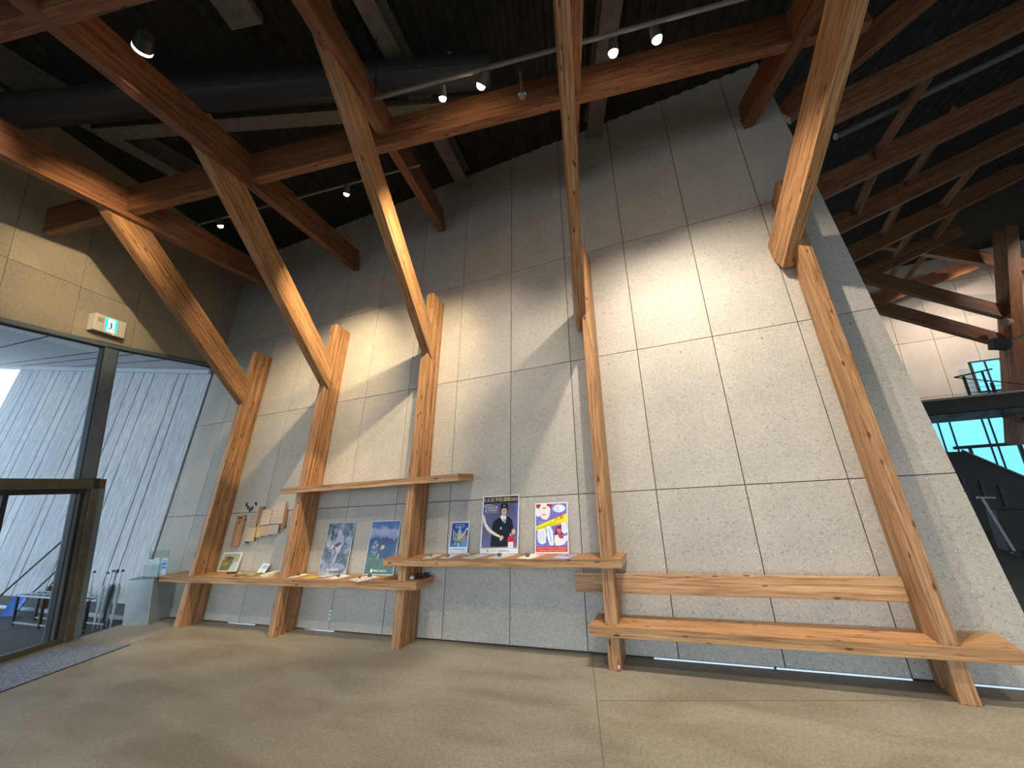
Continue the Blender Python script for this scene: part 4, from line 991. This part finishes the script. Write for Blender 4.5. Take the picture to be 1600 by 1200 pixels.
# socket
Mx = frame(WZ(-4.875, .20, .001), WALLX, WALLU, WALLN)
t = thing('wall_socket', 'small pale socket plate low on the wall under the counter', 'socket', M=Mx)
q = MB(); q.box((0, 0, .004), (.05, .115, .008)); q.build('plate', flat((.62, .72, .66), .4), t, M=Mx, bevel=.002)
q = MB(); q.box((0, .022, .0085), (.022, .022, .002)); q.box((0, -.022, .0085), (.022, .022, .002)); q.build('insert', flat((.12, .20, .22), .4), t, M=Mx)['kind'] = 'stuff'
q = MB(); q.box((-.845, 4.449, .035), (.03, .004, .05))
tag(q.build('post_sticker', flat((.45, .10, .08), .5)), 'tiny red and white sticker at the foot of the fourth post', 'sticker')
q = MB(); q.box((-.845, 4.4445, .04), (.016, .002, .028)); q.build('label_strip', M_WHITE, bpy.data.objects['post_sticker'])

# ------------------------------------------------------------------ the hall beyond the wall
M_HALL = board_mat('cement_wood_board_hall', (.56, .50, .44), (.40, .34, .29), (.66, .61, .56))
f = MB(); f.prism([(2.0, 16.6, 0), (18, 16.6, 0), (18, 16.6, 9), (2.0, 16.6, 9)], (0, .2, 0))
# solid far wall clad in boards; the window panes stand before it
bpy_far = struct(f.build('wall_far', M_JOINT))
def fw_board(x0, x1, z0, z1, y=16.58):
    q = MB(); q.prism([(x0 + .006, y, z0 + .006), (x1 - .006, y, z0 + .006), (x1 - .006, y, z1 - .006), (x0 + .006, y, z1 - .006)], (0, .015, 0)); q.build('board', M_HALL, bpy_far)
for i in range(14):
    for j in range(5):
        fw_board(3.5 + i * .91, 4.41 + i * .91, j * 1.82, j * 1.82 + 1.82)
# folded wedge surface on the far wall below the roof
if 0: q = MB(); q.add([(6.2, 16.5, 6.1), (8.1, 16.4, 5.2), (8.2, 15.6, 6.9), (6.6, 15.7, 7.1), (7.4, 16.55, 6.2)], [(0, 1, 4), (0, 4, 3), (4, 1, 2), (4, 2, 3), (0, 3, 2, 1)])
# cyan windows; pane glow stands in for daylight behind the glass
def hall_glow_pane(n_, x0, x1, z0, z1, y, mull, em):
    o = MB(); 
    for a_, b_, c_, d_ in ((x0, x1, z0 - .04, z0), (x0, x1, z1, z1 + .04), (x0 - .04, x0, z0 - .04, z1 + .04), (x1, x1 + .04, z0 - .04, z1 + .04)):
        o.box(((a_ + b_) / 2, y, (c_ + d_) / 2), (b_ - a_, .08, d_ - c_))
    o = struct(o.build('window_%d' % n_, M_DARK))
    q = MB(); q.box(((x0 + x1) / 2, y, (z0 + z1) / 2), (x1 - x0, .02, z1 - z0)); q.build('pane', flat((.10, .35, .45), .3, emit=(.16, .62, .92), es=em), o)
    for mx_ in mull:
        q = MB(); q.box((mx_, y - .03, (z0 + z1) / 2), (.035, .03, z1 - z0)); q.build('mullion', M_DARK, o)
    return o
hall_glow_pane(3, 6.4, 9.05, .4, 2.85, 16.3, (7.35, 7.62, 8.35, 8.5), .85)
hall_glow_pane(4, 8.55, 9.6, 3.62, 4.5, 16.3, (8.85, 9.2), .70)  # upper pane added to stand for cyan light falling on the wall
f = MB()
f.box((8.1, 16.0, 2.03), (1.4, .06, .09)); f.box((8.8, 16.0, 1.0), (.08, .06, 2.0)); f.box((7.75, 16.0, 1.85), (.06, .06, .3))
struct(f.build('door_2', M_DARK))
f = MB(); f.box((9.7, 16.2, 1.6), (1.1, .1, 3.2)); f.build('wall_panel', flat((.06, .16, .17), .5), bpy_far)
# mezzanine with railing
f = MB(); f.prism([(5.0, 13.6, 2.86), (8.35, 13.6, 2.86), (9.6, 15.8, 2.86), (5.0, 15.8, 2.86)], (0, 0, .34))
mz = struct(f.build('floor_mezzanine', flat((.05, .045, .04), .7)))
f = MB(); f.box((6.6, 13.58, 3.22), (3.3, .04, .05)); f.build('edge_trim', flat((.42, .34, .26), .6), mz)
for k in range(4):
    f = MB(); f.box((6.8, 13.85 + .2 * k, 2.80 - .02 * k), (3.3, .08, .10)); f.build('louver', noisy('louver', (.05, .06, .06), (.12, .14, .14), 6, .5), mz)
rl_ = thing('mezzanine_railing', 'thin dark metal railing with posts on the mezzanine edge, far right', 'railing', (7.2, 13.7, 3.2))
for (xx, z0_, z1_, w_) in ((6.93, 3.22, 3.74, .05), (7.3, 3.22, 3.80, .035), (7.40, 2.62, 3.50, .06)):
    q = MB(); q.box((xx, 13.62, (z0_ + z1_) / 2), (w_, .03, z1_ - z0_)); q.build('post', M_BLACK, rl_)
q = MB(); q.cyl((6.75, 13.62, 3.74), (7.5, 13.62, 3.84), .018, n=8); q.cyl((6.75, 13.62, 3.74), (8.2, 13.62, 3.30), .014, n=8); q.build('handrail', M_BLACK, rl_)
q = MB()
for zz in (3.32, 3.44, 3.56): q.cyl((6.9, 13.62, zz), (8.2, 13.62, zz - .05), .006, n=6)
q.build('wire', M_STEEL, rl_)
lsp = thing('loudspeaker', 'small dark box loudspeaker on an arm beside the big hall column', 'loudspeaker', (7.55, 13.2, 4.35))
f = MB(); f.box((7.55, 13.2, 4.35), (.30, .22, .24), Matrix.Rotation(.25, 3, 'Y')); f.build('cabinet', flat((.045, .035, .035), .6), lsp)
f = MB(); f.cyl((7.6, 13.3, 4.4), (8.20, 14.15, 4.5), .02, n=8); f.build('bracket', M_BLACK, lsp)
f = MB(); f.box((8.25, 14.25, 2.55), (.30, .1, .18)); hs_ = tag(f.build('exit_sign', M_DARK), 'distant small exit sign hanging under the mezzanine', 'sign')
f = MB(); f.box((8.28, 14.19, 2.55), (.16, .01, .13)); f.build('sign_panel', flat((.1, .6, .5), .4, emit=(.25, 1.0, .8), es=1.6), hs_)
# stair side and dark ramp block
st_ = thing('stair', 'black closed stair flank descending to the right at the far right of the hall', 'stair', (6.6, 14, 0))
q = MB(); q.prism([(5.6, 14.0, 0), (8.6, 14.0, 0), (8.6, 14.0, .42), (6.62, 14.0, 1.90), (5.6, 14.0, 1.95)], (0, .9, 0)); q.build('stair_flank', flat((.022, .018, .018), .6), st_)
for k in range(3):
    q = MB(); q.box((6.45 + .32 * k, 13.985, .72), (.07, .02, 1.1 - .2 * k)); q.build('rib', M_BLACK, st_)
q = MB(); q.prism([(6.62, 13.97, 1.90), (8.6, 13.97, .42), (8.6, 13.97, .46), (6.62, 13.97, 1.95)], (0, .06, 0)); q.build('stringer_cap', flat((.10, .09, .09), .4), st_)
ct = thing('folded_cart', 'dark folded cart with a pale slanting handle on the far hall floor', 'cart', (5.1, 10.5, 0))
q = MB(); q.box((5.45, 10.8, .42), (.45, .35, .75)); q.build('body', flat((.03, .03, .035), .7), ct, bevel=.03)
q = MB(); q.cyl((5.05, 10.55, 1.0), (5.22, 10.5, .08), .02, n=8); q.cyl((4.98, 10.55, 1.02), (5.25, 10.6, 1.0), .02, n=8); q.build('handle', flat((.35, .34, .32), .4), ct)
for wx_, wy_ in ((5.22, 10.45), (5.6, 10.6)):
    q = MB(); q.cyl((wx_, wy_, .05), (wx_, wy_ + .07, .05), .05, n=12); q.build('wheel', M_BLACK, ct)

# hall timbers: rising rafters, cross beams, column
hall = [((3.06, 6.14, 6.50), (5.16, 6.62, 7.31)), ((3.0, 7.53, 6.14), (6.04, 8.23, 7.30)), ((3.65, 9.10, 6.20), (7.01, 9.87, 7.51)), ((4.46, 10.94, 6.31), (8.14, 11.79, 7.79)), ((5.28, 12.78, 6.43), (7.65, 13.32, 7.39)), ((6.26, 14.84, 6.36), (8.94, 15.46, 7.11))]
hl = ['highest', 'second from the top', 'third from the top', 'fourth from the top', 'fifth from the top', 'lowest and most distant']
for i, (A, B) in enumerate(hall):
    A, B = Vector(A), Vector(B); d = (B - A).normalized()
    e0_, e1_ = A - d * (1.6 if i else .5), A + d * (3.6 if i == 0 else 8.0 if i < 4 else (2.7 if i == 4 else 2.9))
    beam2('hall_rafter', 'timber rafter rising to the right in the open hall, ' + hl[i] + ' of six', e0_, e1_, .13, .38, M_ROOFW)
def bb(name, lab, A, B, w, h): beam2(name, lab, A, B, w, h, M_ROOFW)
bb('hall_tie_beam', 'upper of three timber tie beams running down to the right to the hall column', (5.7, 12.9, 7.42), (10.9, 15.3, 6.08), .14, .40)
bb('hall_tie_beam', 'middle of three timber tie beams meeting the hall column', (4.7, 12.2, 6.40), (10.4, 15.0, 4.35), .14, .36)
bb('hall_tie_beam', 'lowest of three timber tie beams, ending at the hall column', (5.0, 12.55, 5.60), (8.12, 14.1, 4.43), .14, .34)
A, B = Vector((8.04, 14.66, 2.0)), Vector((8.6, 13.45, 7.4))
q = MB(); d = (B - A); L = d.length; d.normalize(); x = Vector((.93, .37, 0)).cross(d); y = x.normalized(); x = d.cross(y) * -1
q.box((0, 0, L / 2), (.34, .30, L)); o = q.build('hall_column', M_ROOFW, M=frame(A, y.cross(d), y, d), bevel=.006); tag(o, 'thick dark timber column standing in the far hall at the right edge', 'column')
f = MB(); f.cyl((7.8, 13.45, 4.40), (9.1, 13.2, 4.90), .03, n=8); tag(f.build('steel_rod', flat((.22, .20, .18), .4, .5)), 'grey steel rod crossing in front of the hall column', 'rod')
f = MB(); f.cyl((7.95, 13.5, 4.95), (8.1, 13.6, 4.95), .09, n=12); tag(f.build('wall_lamp', flat((.35, .26, .18), .4)), 'small round lamp on the left side of the hall column', 'lamp')
for i, (A, B) in enumerate([((3.75, 7.6, 6.62), (4.1, 6.6, 7.0)), ((3.9, 9.0, 6.45), (4.3, 8.4, 7.2)), ((4.9, 9.3, 6.95), (5.3, 8.2, 7.5)), ((5.0, 10.8, 6.7), (5.3, 9.9, 7.3)), ((6.3, 11.1, 7.2), (6.7, 10.0, 7.7)), ((5.9, 12.6, 6.8), (6.2, 11.6, 7.3)), ((6.95, 12.9, 7.25), (7.3, 11.8, 7.8)), ((7.0, 14.8, 6.9), (7.4, 13.6, 7.5)), ((6.4, 14.7, 6.75), (6.55, 13.5, 7.2))]):
    o = beam2('hall_lattice_strut', 'short thin timber strut ' + ('hanging from the highest hall rafter', 'between first and second hall rafter, nearer the board wall', 'between first and second hall rafter, farther right', 'between second and third hall rafter, nearer the board wall', 'between second and third hall rafter, farther right', 'between third and fourth hall rafter, nearer the board wall', 'between third and fourth hall rafter, farther right', 'beside the lowest hall rafter, near the column', 'beside the lowest hall rafter, over the upper tie beam')[i], A, B, .07, .14, M_ROOFW); o['group'] = 'short lattice struts between the hall rafters'
A, B = Vector((3.0, 6.9, 6.75)), Vector((6.2, 7.6, 7.9)); f = MB(); f.cyl(A, B, .05, n=10); tag(f.build('grey_conduit', M_STEEL), 'grey conduit rising to the right between the upper hall rafters', 'pipe')
bb('hall_cross_beam', 'dark timber beam slanting up to the right directly behind the head of the yellow-lit brace', (2.25, 6.2, 6.72), (4.31, 5.91, 7.80), .14, .34)
# ------------------------------------------------------------------ walls the photo does not show
f = MB(); f.box((3, -7.0, 6.5), (24, .25, 3.4)); ws = struct(f.build('wall_south', M_BOARD))
for k in range(9):
    q = MB(); q.box((-8.4 + 2.75 * k, -7.0, 2.8), (.16, .16, 5.6)); q.build('mullion', M_COLM, ws)
q = MB(); q.box((3, -7.0, 2.4), (24, .12, .12)); q.build('transom', M_COLM, ws)
f = MB(); f.box((14, 5.0, 5.4), (.25, 24, 6.0)); we = struct(f.build('wall_east', M_BOARD))
for k in range(9):
    q = MB(); q.box((14, -7 + 2.95 * k, 2.85), (.16, .16, 5.7)); q.build('mullion', M_COLM, we)
f = MB(); f.prism([(-60, -60, -.08), (60, -60, -.08), (60, 60, -.08), (-60, 60, -.08)], (0, 0, -.1)); struct(f.build('ground', flat((.38, .38, .37), .9)))

# ------------------------------------------------------------------ lamps
def rod(name, lab, A, B, r_, hang=()):
    t = thing(name, lab, 'track', A)
    q = MB(); q.cyl(A, B, r_, n=8); q.build('rail', flat((.20, .20, .19), .4, .3), t)
    for h_ in hang:
        P = Vector(A).lerp(Vector(B), h_); q = MB(); q.cyl(P, (P.x, P.y, cz(P) - .05), .008, n=6); q.build('hanger', M_DARK, t)
rod('lamp_track', 'grey lamp track carrying the four bright lamps under the deck', (-2.9, 3.13, 6.47), (3.4, 4.24, 6.47), .026, (.02, .35, .7))
rod('lamp_track', 'thin dark lamp track behind the second and third braces, close to the wall', (-7.4, 3.66, 6.47), (-2.9, 4.27, 6.47), .016, (.1, .9))
def spot(lab, P, target, watts, col, size=60, blend=.6, r_=.05, lens=18, body=(.10, .10, .10), ring=False):
    P, T = Vector(P), Vector(target); d = (T - P).normalized()
    qn = d.to_track_quat('-Z', 'Y'); Mx = Matrix.Translation(P) @ qn.to_matrix().to_4x4()
    t = thing('spot_lamp', lab, 'lamp', M=Mx)
    q = MB(); q.cyl((0, 0, .13), (0, 0, -.0), r_ * .8, r_, n=18); hs = q.build('housing', flat(body, .4, .3), t, M=Mx, smooth=False)
    q = MB(); q.cyl((0, 0, .06), Mx.inverted() @ Vector((P.x, P.y, P.z + .16)), .01, n=6); q.build('stem', M_DARK, t, M=Mx)
    q = MB(); q.blob((0, 0, -.004), r_ * .84, r_ * .84, r_ * .75, amp=0, n1=8, n2=16)
    if ring:
        q.build('reflector', flat((.02, .02, .025), .3), hs, M=Mx); q = MB(); n = 24
        vs = [(r_ * k * math.cos(2 * PI * i / n), r_ * k * math.sin(2 * PI * i / n), z) for k, z in ((.98, -.002), (.98, -.03), (.74, -.03), (.74, -.002)) for i in range(n)]
        q.add(vs, [(a_ * n + i, a_ * n + (i + 1) % n, b_ * n + (i + 1) % n, b_ * n + i) for a_, b_ in ((0, 1), (1, 2), (2, 3), (3, 0)) for i in range(n)])
    q.build('lens', flat((.9, .9, .85), .3, emit=col, es=lens), hs, M=Mx)
    if watts:
        l = bpy.data.lights.new('spot_light', 'SPOT'); l.energy = watts; l.color = col; l.spot_size = R(size); l.spot_blend = blend; l.shadow_soft_size = .045
        o = bpy.data.objects.new('spot_light', l); COL.objects.link(o); o.parent = t; o.matrix_parent_inverse = Matrix.Identity(4); o.matrix_local = Matrix.Translation((0, 0, -.10))
    return t
WARM = (1.0, .79, .48); NEUT = (1.0, .87, .70); COOL = (.95, .97, 1.0)
spot('lit spot lamp farthest left, over the leftmost rafter, close to the wall', (-6.58, 3.80, 6.36), (-7.0, 5.3, 3.0), 130, WARM, 70, 1)
spot('lit spot lamp behind the third brace on the thin track', (-4.18, 4.15, 6.36), (-5.9, 5.4, 3.1), 430, WARM, 70, 1, lens=14)
spot('cool white lit spot lamp at the left end of the bright row', (-1.98, 3.40, 6.34), (-3.0, 5.3, 2.2), 220, NEUT, 80, 1, lens=26)
spot('warm lit spot lamp second in the bright row', (-1.50, 3.47, 6.36), (-4.9, 5.4, 2.7), 640, WARM, 58, 1, r_=.06, lens=40)
spot('warm lit spot lamp just right of the fourth brace', (-.01, 3.76, 6.36), (-.4, 5.0, 1.6), 390, NEUT, 92, 1, r_=.06, lens=40)
spot('warm lit spot lamp at the right end of the bright row', (.45, 3.82, 6.36), (1.1, 5.1, 2.0), 380, NEUT, 92, 1, r_=.06, lens=40)
spot('ring shaped spot lamp high at the upper left beside the second rafter', (-3.84, 1.41, 5.75), (-8.49, 2.95, 5.25), 520, WARM, 34, 1, r_=.075, lens=6, body=(.02, .02, .02), ring=True)
spot('distant lit spot lamp at the foot of a hall rafter', (6.75, 13.9, 6.45), (8.0, 16.5, 4.4), 170, (1, .86, .72), 110, .8, lens=30)
spot('distant lit spot lamp near the head of the hall column', (8.35, 14.2, 7.15), (9.6, 16.5, 4.5), 170, (1, .86, .72), 110, .8, lens=30)
f = MB(); P_ = Vector((-1.05, 3.60, 6.47)); f.cyl(P_, P_ - Vector((0, 0, .30)), .012, n=8); cm = tag(f.build('ball_camera', M_STEEL), 'small ball shaped camera hanging on a stem from the lamp track', 'camera')
f = MB(); f.blob(P_ - Vector((0, 0, .34)), .05, .05, .055, amp=0, n1=10, n2=14); f.build('ball', flat((.25, .25, .25), .2, .6), cm, smooth=True)
f = MB(); f.cyl((-2.08, 3.80, 7.55), (-2.08, 3.80, 7.42), .045, .05, n=14); f.cyl((-2.08, 3.80, 7.42), (-2.08, 3.80, 7.38), .03, n=12); tag(f.build('ceiling_detector', flat((.35, .34, .30), .5)), 'small pale round detector high under the deck above the bright lamps', 'detector')
spot('added unseen spot lamp that brightens the far hall wall', (10.5, 12.2, 6.9), (8.2, 16.5, 4.2), 260, (1, .84, .72), 90, .9)  # added lamp without a visible source, lifts the far wall
# unseen room lamps, added to throw warm light on the floor
for (x, y), wh_ in zip([(-6.0, .8), (-2.6, 1.4), (.6, 1.0), (4.0, 1.5), (-1.0, -3.0)], ('nearest the entrance door', 'above the floor before the second and third posts', 'straight above the camera', 'above the floor before the bench', 'at the back of the room')):
    spot('added unseen ceiling spot lamp, ' + wh_, (x, y, 7.0), (x + .4, y + 1.3, 0), 330, (1, .86, .66), 80, .9)
